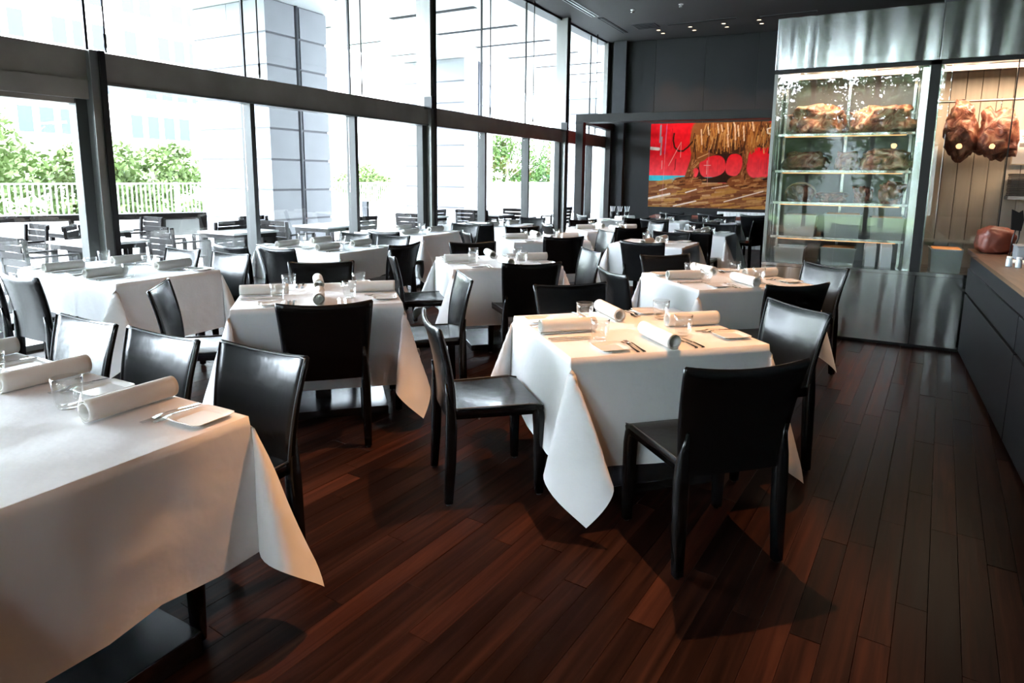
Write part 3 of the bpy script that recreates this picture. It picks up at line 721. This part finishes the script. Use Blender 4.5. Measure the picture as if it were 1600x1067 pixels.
# ------------------------------------------------------------------ steel meat display cabinet
CY = 6.79; CD = .66
cab = thing('display_cabinet', 'tall brushed steel refrigerated meat cabinet with glass fronts', 'cabinet', (0, CY, 0))
def cp(name, mat, x0, x1, y0, y1, z0, z1, parent=cab, bev=0.0): return part(name, mat, parent, x0, x1, y0, y1, z0, z1, bev=bev)
for x0, x1 in ((-.915, .398), (.404, 2.4)):
    cp('base_panel', 'steel', x0, x1, 0, .02, .03, .665, bev=.002); cp('header_panel', 'steel', x0, x1, 0, .02, 2.535, 3.0, bev=.002)
cp('plinth', 'black_metal', -.9, 2.4, .03, CD, 0, .66)
cp('sill', 'steel', -.915, 2.4, -.012, CD, .665, .70, bev=.003)
cp('header_body', 'black_metal', -.915, 2.4, .022, CD, 2.56, 2.99)
cp('header_trim', 'black_metal', -.915, 2.4, -.004, .03, 2.495, 2.53)
cp('side_wall', 'black_metal', -.915, -.895, .04, CD, .70, 2.56)
cp('side_lining', 'steel', -.894, -.885, .06, CD - .02, .70, 2.50)
cp('partition', 'steel', .29, .345, .06, CD, .70, 2.50); cp('partition', 'steel', .42, .435, .06, CD, .70, 2.50)
cp('post', 'black_metal', .345, .42, -.004, .06, .70, 2.53)
cp('corner_post', 'frame_steel', -.915, -.885, -.002, .03, .70, 2.495)
cp('top_lining', 'steel', -.885, 1.0, .05, CD, 2.50, 2.52)
cp('back_lining', 'grey_plastic', -.885, .29, CD - .02, CD, .70, 2.50)
for x in (-.86, .27, -.285): cp('shelf_upright', 'steel', x - .012, x + .012, CD - .06, CD - .03, .70, 2.45)
cp('glass_pane', 'cabinet_glass', -.885, -.285, .008, .014, .70, 2.495); cp('glass_pane', 'cabinet_glass', -.281, .345, .008, .014, .70, 2.495)
cp('glass_pane', 'cabinet_glass', .42, .95, .008, .014, .70, 2.495)
cp('glass_edge', 'black_metal', .95, .958, .004, .018, .70, 2.495)
for k, z in enumerate((1.945, 1.60, 1.295, .96)):
    sh = cp('shelf', 'steel', -.865, .28, .11, CD - .05, z - .025, z, bev=.002); part('led_strip', 'led_warm', sh, -.80, .22, .125, .135, z - .032, z - .0255)
rl = MB().tube([(.44, .31, 2.21), (2.3, .31, 2.21)], .012, 8).build('hanging_rail', 'frame_steel', cab)
for x0, x1 in ((-.80, .26), (.46, 2.2)):
    for y in (.09, .22):
        lt = MB().tube([(x0, y, 2.475), (x1, y, 2.475)], .013, 8).build('light_tube', 'tube_warm', cab)
    ld = bpy.data.lights.new('cabinet_light', 'AREA'); ld.energy = (5.0 if x0 < 0 else 11.0) * (x1 - x0); ld.color = (1, .70, .48); ld.shape = 'RECTANGLE'; ld.size = x1 - x0; ld.size_y = .06
    lo = bpy.data.objects.new('cabinet_light', ld); COL.objects.link(lo); lo.parent = cab; lo.location = ((x0 + x1) / 2, .15, 2.45)
# tan boarded wall behind the right bay and counter
tb = struct('wall_kitchen', 'tan vertical boarded kitchen wall behind the counter', 'wall', (.435, CY + CD, 0))
board = MB().bx(.002, .118, 0, .02, .95, 2.56, None, .004).mesh('board', 'tan_board'); board2 = MB().bx(.002, .118, 0, .02, .0, .93, None, .004).mesh('board', 'tan_board')
for k in range(23): put('board', board, tb, (k * .12, 0, 0)); put('board', board2, tb, (k * .12, 0, 0))
part('rail', 'tan_board', tb, 0, 2.76, -.012, .02, .925, .955); part('backing', 'charcoal', tb, 0, 2.76, .02, .12, 0, ZC)

def lump(name, mat, dims, loc, label, cat, seed, group=None, rz=0, rough=.34, sub=4, flat=True, tilt=None):
    bm = bmesh.new(); bmesh.ops.create_icosphere(bm, subdivisions=sub, radius=1)
    for v in bm.verts:
        c = v.co.copy(); p = Vector([math.copysign(abs(q) ** .75, q) for q in c])
        f = 1 + rough * noise.noise(c * 1.7 + Vector((seed * 3.1, 0, 0))) + .5 * rough * noise.noise(c * 4 + Vector((0, seed * 2.3, 0))) + .3 * rough * noise.noise(c * 9 + Vector((0, 0, seed * 1.7)))
        v.co = Vector((p.x * dims[0] / 2 * f, p.y * dims[1] / 2 * f, p.z * dims[2] / 2 * f))
        if flat: v.co.z = max(v.co.z, -dims[2] * .42)
    zmin = min(v.co.z for v in bm.verts)
    me = bpy.data.meshes.new(name); 
    for v in bm.verts: v.co.z -= zmin
    for f in bm.faces: f.smooth = True
    bm.to_mesh(me); bm.free(); me.materials.append(MATS[mat])
    o = put(name, me, None, loc, rz)
    if label: tag(o, label, cat, group)
    return o
GM = 'joints of meat in the steel cabinet'
YS = CY + .33
def fatcap(o, dims, mat='bone'):
    pass
lump('beef_joint', 'meat_fat', (.52, .36, .29), (-.555, YS, 1.945), 'big marbled beef joint at the left of the top cabinet shelf', 'meat', 1, GM)
lump('beef_joint', 'meat_fat', (.52, .36, .27), (.02, YS, 1.945), 'big pale beef joint at the right of the top cabinet shelf', 'meat', 2, GM)
lump('beef_rib', 'meat_fat', (.40, .30, .20), (-.62, YS, 1.60), 'long fatty beef rib at the left of the second cabinet shelf', 'meat', 3, GM, .1)
lump('beef_rib', 'meat_fat', (.22, .28, .19), (-.24, YS, 1.60), 'short yellow-fat beef piece in the middle of the second shelf', 'meat', 4, GM)
lump('beef_rib', 'meat_fat', (.40, .32, .22), (.07, YS, 1.60), 'long beef rib at the right of the second cabinet shelf', 'meat', 5, GM, -.1)
st = lump('steak', 'meat_dark', (.26, .10, .18), (-.63, YS - .08, 1.295), 'upright thick steak with bone rim at the left of the third shelf', 'meat', 6, GM, .1, .15)
MB().tube([(.135 * math.cos(a), -.01, .075 + .105 * math.sin(a)) for a in [PI * k / 10 for k in range(11)]], .012, 7).build('bone_rim', 'bone', st)
lump('steak', 'meat_dark', (.28, .2, .10), (-.35, YS - .05, 1.295), 'flat steak lying in the middle of the third shelf', 'meat', 7, GM)
lump('meat_piece', 'meat_dark', (.15, .15, .17), (-.09, YS - .06, 1.295), 'small pointed red meat piece on the third shelf', 'meat', 8, GM, 0, .5)
lump('meat_piece', 'meat_dark', (.18, .16, .22), (.15, YS - .06, 1.295), 'tall dark red meat piece at the right of the third shelf', 'meat', 9, GM, 0, .4)
def tin(x, z, w, h, d, label, y=YS - .1, food=None, rim='tin'):
    t = thing('food_tin', label, 'tin', (x, y, z), 0, 'steel food tins in the cabinet')
    m = MB(); o = [(-w / 2, -d / 2), (w / 2, -d / 2), (w / 2, d / 2), (-w / 2, d / 2)]
    def rg(s, zz): return [(a * s, b * s, zz) for a, b in o]
    m.loft([rg(.92, 0), rg(1, h), rg(1.05, h), rg(1.05, h + .008), rg(.96, h + .008), rg(.90, .01)], True, True, False); m.build('tray', 'tin', t)
    if food: MB().bx(-w * .46, w * .46, -d * .46, d * .46, h - .02, h + .012, None, .008).build('contents', food, t)
    return t
tin(-.605, .96, .29, .20, .30, 'left steel tin on the fourth cabinet shelf', food='bone'); tin(-.235, .96, .31, .22, .30, 'middle steel tin with orange rim contents on the fourth shelf', food='orange_food'); tin(.135, .96, .27, .20, .30, 'right steel tin on the fourth cabinet shelf', food='orange_food')
tin(-.68, .70, .27, .14, .30, 'left low steel tin on the cabinet floor'); tin(-.25, .70, .30, .16, .30, 'dark steel tin in the middle of the cabinet floor', food='orange_food')
for k, x in enumerate((.02, .15)):
    c = thing('milk_carton', '%s white gable-top carton on the cabinet floor' % ('left', 'right')[k], 'carton', (x, YS - .12, .70), .2, 'white cartons')
    part('body', 'carton', c, -.045, .045, -.045, .045, 0, .19)
    MB().add([(-.045, -.045, .19), (.045, -.045, .19), (.045, .045, .19), (-.045, .045, .19), (-.045, 0, .235), (.045, 0, .235)], [(0, 1, 5, 4), (2, 3, 4, 5), (1, 2, 5), (3, 0, 4)]).build('gable', 'carton', c)
    part('crimp', 'carton', c, -.045, .045, -.003, .003, .233, .255)
for k, (x, w_, h_, lb) in enumerate(((.64, .24, .46, 'narrow hanging beef joint on the rail, left one'), (.91, .30, .45, 'wide hanging beef joint on the rail, right one'))):
    o = lump('hanging_joint', 'meat_dark', (w_, .22, h_), (x, CY + .31, 2.13 - h_), lb, 'meat', 12 + k, GM, 0, .36, 4, False)
    MB().tube([(0, 0, h_ - .04), (0, 0, h_ + .06), (.01, 0, h_ + .085), (0, 0, h_ + .097), (-.012, 0, h_ + .085)], .004, 6).build('hook', 'cutlery', o)
tin(.62, .70, .24, .20, .30, 'steel tin with orange contents in the right cabinet bay', CY + .22, 'orange_food')

# notice frame and rack of black menus on the boarded wall
nf = thing('notice_frame', 'framed white printed notice on the tan boarded wall', 'notice', (1.19, CY + CD - .014, 1.82))
part('frame', 'bone', nf, -.12, .12, -.012, .010, -.16, .16); part('sheet', 'paper', nf, -.11, .11, -.014, -.012, -.15, .15)
for k in range(3): part('heading_line', 'ink', nf, -.06 + .01 * k, .07, -.0150, -.0142, .09 - .022 * k, .098 - .022 * k)
part('picture_block', 'ink', nf, -.07, .08, -.0150, -.0142, .0, .035)
rk = thing('menu_rack', 'rack of black folders hanging under the notice', 'rack', (1.16, CY + CD - .12, 1.38))
part('tray', 'grey_plastic', rk, -.10, .24, -.08, .11, -.03, 0)
for k in range(13): part('folder', 'black_plastic', rk, -.095 + .002 * (k % 3), .24, -.075, .09, .002 + k * .0155, .0135 + k * .0155)

# ------------------------------------------------------------------ black service counter
KX = .77
for k, (y0, y1) in enumerate(((4.46, 6.72), (2.18, 4.452), (-.10, 2.172))):
    u = thing('counter_unit', ('black counter unit next to the steel cabinet', 'black counter unit in the middle of the service counter', 'black counter unit nearest the camera')[k], 'counter', (KX, y0, 0), 0, 'black counter units')
    L = y1 - y0
    part('body', 'black_metal', u, .025, .80, 0, L, .06, .79); part('toe_kick', 'black_metal', u, .06, .75, 0, L, 0, .06)
    part('drawer', 'counter_black', u, 0, .024, .003, L - .003, .565, .765, bev=.002); part('door', 'counter_black', u, 0, .024, .003, L - .003, .035, .545, bev=.002)
    part('grip_rail', 'steel', u, .006, .03, .003, L - .003, .768, .774)
wt = thing('worktop', 'long dark-edged wooden worktop on the black service counter', 'worktop', (KX, 0, 0))
part('slab', 'worktop_wood', wt, .01, 1.0, -.12, 6.40, .86, .90, bev=.003); part('front_edge', 'counter_black', wt, -.025, .012, -.12, 6.40, .80, .90, bev=.003); part('under_board', 'black_metal', wt, .012, .8, -.12, 6.40, .79, .86)
part('end_ledge', 'worktop_wood', wt, .03, 1.0, 6.40, 7.15, .86, .90, bev=.003)
bl = lump('meat_block', 'block_red', (.26, .26, .25), (.95, 6.84, .90), 'brick-red block of cured meat at the end of the counter', 'meat', 31, None, .3, .16)
tg_ = thing('tongs', 'black tongs leaning upright behind the red meat block', 'tongs', (1.035, 6.62, .90), .2)
for s in (-1, 1): MB().tube([(s * .008, 0, .0), (s * .02 + .02, .0, .15), (s * .012 + .03, 0, .25)], .005, 6).build('arm', 'black_metal', tg_)
MB().loft([[(x + .0, -.006, z) for x, z in ((-.02, .22), (.05, .21), (.06, .30), (.045, .38), (.02, .36), (-.03, .385))], [(x, .006, z) for x, z in ((-.02, .22), (.05, .21), (.06, .30), (.045, .38), (.02, .36), (-.03, .385))]], True, True, False).build('head', 'black_metal', tg_)
gb = thing('till_box', 'dark grey box on the counter beside the meat block', 'box', (1.16, 6.42, .90))
part('case', 'grey_plastic', gb, -.13, .25, -.1, .1, 0, .10, bev=.006); part('lid', 'grey_plastic', gb, -.135, .25, -.105, .105, .10, .112, bev=.003)
tag(MB().bx(-.09, .30, -.10, .10, 0, .012, None, .003).build('paper_stack', 'paper', None, (1.05, 6.12, .90)), 'white paper stack lying on the counter', 'paper')
for k, (x, y, m_) in enumerate(((.905, 5.80, 'jar'), (.955, 5.76, 'jar'), (1.04, 5.70, 'black_plastic'), (1.10, 5.66, 'black_plastic'))):
    jr = thing('spice_jar', ('pale spice jar at the front of the counter', 'bluish spice jar beside the pale one', 'black spice jar left of its twin on the counter', 'black spice jar at the right picture edge')[k], 'jar', (x, y, .90), 0, 'spice jars')
    MB().lathe([(0, 0), (.019, 0), (.02, .004), (.02, .05), (.015, .058), (0, .058)], 14).build('jar_body', m_, jr); MB().lathe([(0, .058), (.017, .058), (.017, .074), (0, .074)], 14).build('lid', 'paper' if k < 2 else 'black_plastic', jr)

# ------------------------------------------------------------------ ceiling fixtures and downlights
def downlight(x, y, label, energy=0, target=None, ang=60, r=.045, col=(1.0, .50, .22), blend=.35):
    d = thing('downlight', label, 'downlight', (x, y, ZC), 0, 'recessed ceiling downlights')
    MB().lathe([(r, -.001), (r + .018, -.001), (r + .018, -.006), (r, -.006), (r - .006, .02)], 16).build('ring', 'black_metal', d)
    MB().lathe([(0, -.003), (r - .004, -.003)], 16).build('lens', 'lamp_warm', d)
    if energy:
        ld = bpy.data.lights.new('bulb', 'SPOT'); ld.energy = energy; ld.color = col; ld.spot_size = math.radians(ang); ld.spot_blend = blend; ld.shadow_soft_size = .03
        lo = bpy.data.objects.new('bulb', ld); COL.objects.link(lo); lo.parent = d; lo.location = (0, 0, -.03)
        v = Vector(target or (x, y, 0)) - Vector((x, y, ZC)); lo.rotation_euler = v.to_track_quat('-Z', 'Y').to_euler()
for k, x in enumerate((-4.66, -3.93, -3.20, -2.46)):
    nm = ('first', 'second', 'third', 'fourth')[k]
    downlight(x, 15.65, nm + ' pair of ceiling downlights from the window, the one nearer the painting', 70, (x + .1, 16.45, 1.3), 50, blend=.8)
    downlight(x, 15.28, nm + ' pair of ceiling downlights from the window, the one nearer the camera')
SP = (('foreground aisle, added to warm the lower left tablecloth', -.35, .75, 24, (-1.45, .85, .4), 40), ('large front table', -.96, 3.48, 330, (-1.18, 2.40, .7), 36), ('steel cabinet table', -.95, 5.45, 140, (-1.05, 5.1, .7), 36), ('second-row middle table', -2.95, 5.35, 38, (-2.95, 5.0, .7), 44),  # the aisle lamp is added to put warm light on the lower left cloth
      ('left-centre table', -3.05, 3.3, 66, (-3.05, 3.0, .7), 44), ('lower left corner table', -1.9, 1.5, 14, (-1.75, .95, .7), 52), ('third-row middle table', -3.6, 7.4, 40, (-3.6, 7.2, .7), 44), ('small fourth-row table', -2.2, 7.6, 50, None, 40), ('portal post table', -3.5, 9.3, 60, None, 42))
for nm, x, y, e, tg2, an in SP: downlight(x, y, 'ceiling downlight above the ' + nm, e, tg2, an)
for k in range(5):      # row of pendants over the pass behind the camera, mirrored in the cabinet glass
    pd = thing('pendant_lamp', 'warm globe pendant behind the camera mirrored in the cabinet glass, %s from the windows' % ('first', 'second', 'third', 'fourth', 'fifth')[k], 'pendant', (.3 + .6 * k, -2.6 - .25 * k, 2.25), 0, 'pendant lamps over the pass')
    MB().lathe([(0, -.055), (.03, -.047), (.05, -.02), (.055, 0), (.048, .028), (.025, .05), (0, .055)], 16).build('globe', 'globe_warm', pd)
    MB().tube([(0, 0, .08), (0, 0, ZC - 2.25)], .006, 6).build('cord', 'black_metal', pd)
def ceil_slot(name, x0, x1, y0, y1, label, cat, slots, mat='charcoal'):
    t = thing(name, label, cat, ((x0 + x1) / 2, (y0 + y1) / 2, ZC))
    w_, l_ = (x1 - x0) / 2, (y1 - y0) / 2
    part('frame', mat, t, -w_, w_, -l_, l_, -.012, -.0005)
    along_y = l_ > w_
    for k in range(slots):
        q = -1 + 2 * (k + .5) / slots
        if along_y: part('slot', 'slot_dark', t, q * w_ - w_ / slots * .55, q * w_ + w_ / slots * .55, -l_ + .02, l_ - .02, -.015, -.0118)
        else: part('slot', 'slot_dark', t, -w_ + .02, w_ - .02, q * l_ - l_ / slots * .55, q * l_ + l_ / slots * .55, -.015, -.0118)
ceil_slot('air_diffuser', -5.56, -5.40, 11.6, 13.42, 'pale linear air diffuser in the ceiling by the windows, nearer one', 'diffuser', 2, 'tin')
ceil_slot('air_diffuser', -5.50, -5.37, 13.6, 15.2, 'dark linear air diffuser in the ceiling by the windows, farther one', 'diffuser', 2)
ceil_slot('ceiling_vent', -5.05, -4.54, 14.52, 14.98, 'square return air vent in the dark ceiling', 'vent', 6)
ceil_slot('light_track', -4.35, -2.84, 14.80, 14.92, 'long dark slot in the ceiling before the end wall', 'slot', 1)
ceil_slot('light_track', -2.40, -1.3, 14.95, 15.06, 'short dark slot in the ceiling beside the cabinet top', 'slot', 1)
for k, (x, y) in enumerate(((-4.6, 13.26), (-3.62, 13.28))):
    s = thing('sprinkler', ('left', 'right')[k] + ' small white ceiling sprinkler head', 'sprinkler', (x, y, ZC), 0, 'ceiling sprinklers')
    MB().lathe([(0, 0), (.05, 0), (.045, -.012), (0, -.014)], 14).build('rose', 'white_board', s); MB().lathe([(0, -.014), (.014, -.014), (.016, -.045), (.035, -.048), (.035, -.052), (0, -.053)], 12).build('head', 'cutlery', s)

# ------------------------------------------------------------------ outside: terrace, canopy, columns
TZ = -.06
smbox('terrace_floor', 'terrace_stone', -16.4, DX - .1, -20, 60, TZ - .2, TZ, 'pale stone terrace outside the windows', 'terrace')
smbox('ground', 'grass', -70, -16.4, -40, 110, -.5, -.3, 'grass ground beyond the terrace', 'ground')
smbox('rear_ground', 'grass', -16, 12, -40, YB - .2, -.3, -.1, 'ground outside behind the camera', 'ground')
sf = struct('canopy', 'white canopy soffit with dark light slots over the terrace', 'canopy', (0, 0, 5.0))
part('slab', 'soffit_paint', sf, -13.2, DX - .25, -20, 44, 0, .5)
sl = MB().bx(-1.12, 1.12, -.075, .075, -.01, .002).mesh('slot', 'slot_dark'); sl2 = MB().bx(-.6, .6, -.04, .04, -.006, .002).mesh('slot', 'slot_dark')
for k in range(-8, 14):
    put('slot', sl, sf, (-8.7, 11.98 + 1.80 * k, 0))
    if k % 1 == 0: put('slot', sl2, sf, (-12.25, 11.98 + 1.80 * k, 0))
def column(y, label):
    c = thing('stone_column', label, 'column', (-13.2, y, TZ), 0, 'stone terrace columns', 'structure')
    H = 5.0 - TZ; lx, ly = 2.3, 1.67
    part('core', 'column_joint', c, .03, lx - .03, .03, ly - .03, 0, H)
    hts = [0, .62] + [.62 + .63 * k for k in range(1, 8)]
    for i in range(8):
        z0, z1 = hts[i] + .022, (hts[i + 1] if i < 7 else H) - .022
        part('stone_block', 'column_stone', c, 0, lx * .5 - .004, 0, ly / 2 - .07, z0, z1, bev=.004); part('stone_block', 'column_stone', c, lx * .5 + .004, lx, 0, ly / 2 - .07, z0, z1, bev=.004)
        part('stone_block', 'column_stone', c, 0, lx, ly / 2 + .07, ly, z0, z1, bev=.004)
    MB().tube([(lx - .02, ly / 2, 0), (lx - .02, ly / 2, H)], .035, 8).build('downpipe', 'column_joint', c)
column(9.39, 'nearest massive grey stone column outside the windows'); column(16.63, 'second grey stone column outside, behind the tall window post'); column(27.4, 'farthest grey stone column outside seen through the portal')

# slatted terrace chairs and tables
def tchair_meshes():
    P = {}
    P['leg'] = MB().bx(-.02, .02, -.025, .025, 0, .64, None, .003).mesh('leg', 'terrace_wood'); P['post'] = MB().bx(-.02, .02, -.018, .018, 0, .86, None, .003).mesh('back_leg', 'terrace_wood')
    P['slat'] = MB().bx(-.25, .25, -.009, .009, -.036, .036, None, .003).mesh('back_slat', 'terrace_wood'); P['sslat'] = MB().bx(-.25, .25, -.035, .035, -.009, .009, None, .003).mesh('seat_slat', 'terrace_wood')
    P['arm'] = MB().bx(-.025, .025, -.25, .24, -.012, .012, None, .003).mesh('armrest', 'terrace_wood')
    return P
TM = tchair_meshes()
def tchair(x, y, deg, label):
    t = thing('terrace_chair', label, 'chair', (x, y, TZ), math.radians(deg) - PI / 2, 'slatted terrace chairs')
    for s in (-1, 1):
        put('leg', TM['leg'], t, (s * .27, .22, 0)); o = put('back_leg', TM['post'], t, (s * .27, -.24, 0)); o.rotation_euler = (math.radians(5), 0, 0)
        put('armrest', TM['arm'], t, (s * .27, -.01, .652))
    for k in range(5): put('back_slat', TM['slat'], t, (0, -.27 - .018 * (k + 1) + .01, .50 + k * .083))
    for k in range(6): put('seat_slat', TM['sslat'], t, (0, -.20 + k * .08, .43))
def ttable(x, y, sx, sy, label, rz=0):
    t = thing('terrace_table', label, 'table', (x, y, TZ), rz, 'terrace tables')
    part('table_top', 'terrace_top', t, -sx / 2, sx / 2, -sy / 2, sy / 2, .71, .74, bev=.004); part('apron', 'terrace_wood', t, -sx / 2 + .03, sx / 2 - .03, -sy / 2 + .03, sy / 2 - .03, .65, .71)
    for a in (-1, 1):
        for b in (-1, 1): part('leg', 'terrace_wood', t, a * (sx / 2 - .06) - .025, a * (sx / 2 - .06) + .025, b * (sy / 2 - .06) - .025, b * (sy / 2 - .06) + .025, 0, .65)
TC = [(-8.1, 3.75, 90, 'seen from behind at the left picture edge'), (-8.3, 5.55, 90, 'seen from behind right of the first steel post'), (-9.1, 4.9, 45, 'turned sideways behind the first steel post'),
      (-8.0, 7.2, 90, 'before the nearest stone column'), (-8.9, 7.5, 0, 'turned sideways before the nearest stone column'), (-7.7, 10.1, 90, 'left of the tall window post'),
      (-7.1, 13.2, 90, 'standing between the far mullions'), (-6.95, 11.7, 0, 'turned sideways by the far mullion'), (-6.75, 14.3, 180, 'farthest, side on, near the wide post'),
      (-7.6, 12.0, 90, 'right of the tall window post'), (-8.8, 6.5, 180, 'pale in the light beside the second mullion'), (-8.0, 8.6, 180, 'side on between second and third mullion'),
      (-8.4, 11.3, 180, 'beside the second stone column'), (-9.9, 4.2, 270, 'facing the room at the left edge'), (-10.2, 6.0, 270, 'by the dark terrace ledge')]
for x, y, d, lb in TC: tchair(x, y, d, 'dark slatted wooden terrace chair ' + lb)
for x, y, lb in ((-8.3, 4.45, 'left of the first steel post'), (-8.2, 6.4, 'before the nearest stone column'), (-8.0, 8.0, 'between the second and third mullion'), (-8.2, 10.9, 'by the tall window post'), (-7.5, 12.6, 'by the far mullions'), (-9.9, 5.2, 'beside the dark ledge')):
    ttable(x, y, .8, .8, 'pale topped terrace table ' + lb)
ld_ = thing('bar_ledge', 'dark timber ledge with end panel across the terrace', 'ledge', (-11.6, 6.55, TZ), math.atan2(2.58, 1.26))
part('top_board', 'terrace_wood', ld_, -4.2, 1.43, -.2, .2, .76, .86, bev=.004); part('end_panel', 'terrace_wood', ld_, 1.33, 1.43, -.2, .2, 0, .76); part('inner_panel', 'terrace_wood', ld_, .66, .72, -.2, .2, 0, .76); part('cream_box', 'terrace_stone', ld_, .75, 1.30, -.15, .15, .45, .74)
for k in range(3): part('post', 'terrace_wood', ld_, -3.9 + 1.6 * k, -3.82 + 1.6 * k, -.15, .15, 0, .76)
sg = thing('sign_board', 'grey upright sign board standing on the terrace', 'sign', (-8.55, 9.56, TZ), -.5)
part('panel', 'charcoal', sg, -.14, .14, -.02, .02, .55, 1.08, bev=.004); part('stand', 'dark_steel', sg, -.02, .02, -.015, .015, .02, .55); part('foot', 'dark_steel', sg, -.15, .15, -.15, .15, 0, .02)
# terrace parapet and picket fence
smbox('trim_10', 'terrace_stone', -16.4, -16.1, -20, 60, TZ, .42, 'low stone parapet at the terrace edge', 'parapet')
fn = thing('picket_fence', 'pale vertical bar fence along the terrace edge', 'fence', (-16.9, 0, .2))
bar = MB().bx(-.012, .012, -.016, .016, 0, 1.02).mesh('bar', 'fence_paint')
for k in range(290): put('bar', bar, fn, (0, 4.0 + k * .12, 0))
part('top_rail', 'fence_paint', fn, -.02, .02, 3.9, 38.8, 1.02, 1.06); part('bottom_rail', 'fence_paint', fn, -.02, .02, 3.9, 38.8, .04, .08)
for k in range(15): part('fence_post', 'fence_paint', fn, -.05, .05, 4.0 + k * 2.4, 4.06 + k * 2.4, -.6, 1.08)

def foliage(rx, ry, rz_, n, size, seed, mat):
    r = random.Random(seed); m = MB()
    blobs = [(Vector((r.uniform(-.6, .6) * rx, r.uniform(-.6, .6) * ry, r.uniform(-.6, .6) * rz_)), r.uniform(.35, .6)) for _ in range(9)]
    for _ in range(n):
        c, q = r.choice(blobs); d = Vector((r.gauss(0, 1), r.gauss(0, 1), r.gauss(0, 1))).normalized() * r.uniform(.5, 1) * q
        p = c + Vector((d.x * rx, d.y * ry, d.z * rz_)); a = Vector((r.gauss(0, 1), r.gauss(0, 1), r.gauss(0, 1))).normalized(); b = a.orthogonal().normalized(); s = size * r.uniform(.6, 1.3)
        m.add([p - a * s, p + b * s * .5, p + a * s, p - b * s * .5], [(0, 1, 2, 3)])
    me = bpy.data.meshes.new('crown'); me.from_pydata(m.v, [], m.f); me.materials.append(MATS[mat]); return me
def tree(x, y, h, rx, rz_, label, seed, mat='leaf', n=3800, z0=-.3):
    t = thing('tree', label, 'tree', (x, y, z0), 0, 'trees beyond the terrace')
    put('crown', foliage(rx, rx, rz_, n, .10, seed, mat), t, (0, 0, h - rz_))
    MB().tube([(0, 0, 0), (.08, .05, h * .4), (-.05, .1, h * .75), (0, 0, h - rz_ * .6)], [.10, .08, .055, .03], 8).build('trunk', 'bark', t)
    r = random.Random(seed)
    for k in range(4):
        a = r.uniform(0, 6.3); z = h * r.uniform(.35, .6); MB().tube([(0, .03, z), (math.cos(a) * rx * .4, math.sin(a) * rx * .4, z + h * .15), (math.cos(a) * rx * .7, math.sin(a) * rx * .7, z + h * .28)], [.04, .025, .012], 6).build('branch', 'bark', t)
for k, (x, y, h, rx, rz_, mt_, lb) in enumerate(((-20.5, 8.2, 4.2, 2.2, 1.6, 'leaf', 'airy light green tree at the left picture edge outside'), (-19.5, 10.6, 3.0, 1.6, 1.2, 'leaf', 'low light green tree behind the fence by the first post'),
      (-21, 13.2, 3.0, 1.6, 1.2, 'leaf', 'small light green tree seen right of the first post'), (-22, 24.5, 2.6, 1.6, 1.0, 'leaf', 'small tree seen between the columns'),
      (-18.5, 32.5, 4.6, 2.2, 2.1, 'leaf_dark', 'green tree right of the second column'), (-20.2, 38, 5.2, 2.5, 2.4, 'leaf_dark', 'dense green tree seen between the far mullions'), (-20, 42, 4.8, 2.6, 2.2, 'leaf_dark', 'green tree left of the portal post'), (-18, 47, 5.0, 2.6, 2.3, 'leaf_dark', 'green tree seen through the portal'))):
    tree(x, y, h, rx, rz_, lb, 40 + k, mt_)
for k, (x, y, ry) in enumerate(((-18.3, 6, 3), (-18.3, 11, 3), (-18.4, 26, 3), (-18.0, 33, 4), (-18.0, 41, 4))):
    o = put('shrub', foliage(.8, ry, .55, 1500, .11, 70 + k, 'leaf'), None, (x, y, .35))
    tag(o, ('low green shrubs behind the fence at the left edge', 'low green shrubs behind the fence by the first steel post', 'low green shrubs behind the fence between the columns', 'low green shrubs under the dense trees', 'low green shrubs left of the portal')[k], 'shrub', 'shrubs behind the fence')
# white building across the street
bd = thing('office_building', 'pale office building with small windows across the street', 'building', (-40, 0, -.3))
part('wall', 'facade', bd, -10, 0, 6, 60, 0, 14.5)
wn = MB().bx(-.02, .06, -.42, .42, 0, 1.5).mesh('window', 'facade'); pn = MB().bx(.055, .075, -.36, .36, .06, 1.44).mesh('pane', 'facade_glass')
for fl_ in range(4):
    for k in range(16):
        if (k * 7 + fl_ * 3) % 5 == 0: continue
        wo = put('window', wn, bd, (0, 17.2 + k * 1.05 + (.8 if k > 5 else 0), 3.9 + fl_ * 2.45)); put('pane', pn, wo)
smbox('rear_sky_block', 'sky_block_render', -30, 24, -21, -19.5, -.3, 4.2, 'pale wall added behind the camera to block sky in the reflections', 'building')  # added backdrop: hides sky and cuts the light through the rear glazing
# greenery outside behind the camera, mirrored in the cabinet glass and steel
for k, (x, y) in enumerate(((-2.9, -12.0), (.3, -12.4), (3.5, -12.0), (-6.2, -12.8))):
    tree(x, y, 6.4, 2.0, 3.1, 'tree behind the camera mirrored in the cabinet glass, %s' % ('second from left', 'third from left', 'rightmost', 'leftmost')[k], 90 + k, 'leaf_rear', 6500, -.1)
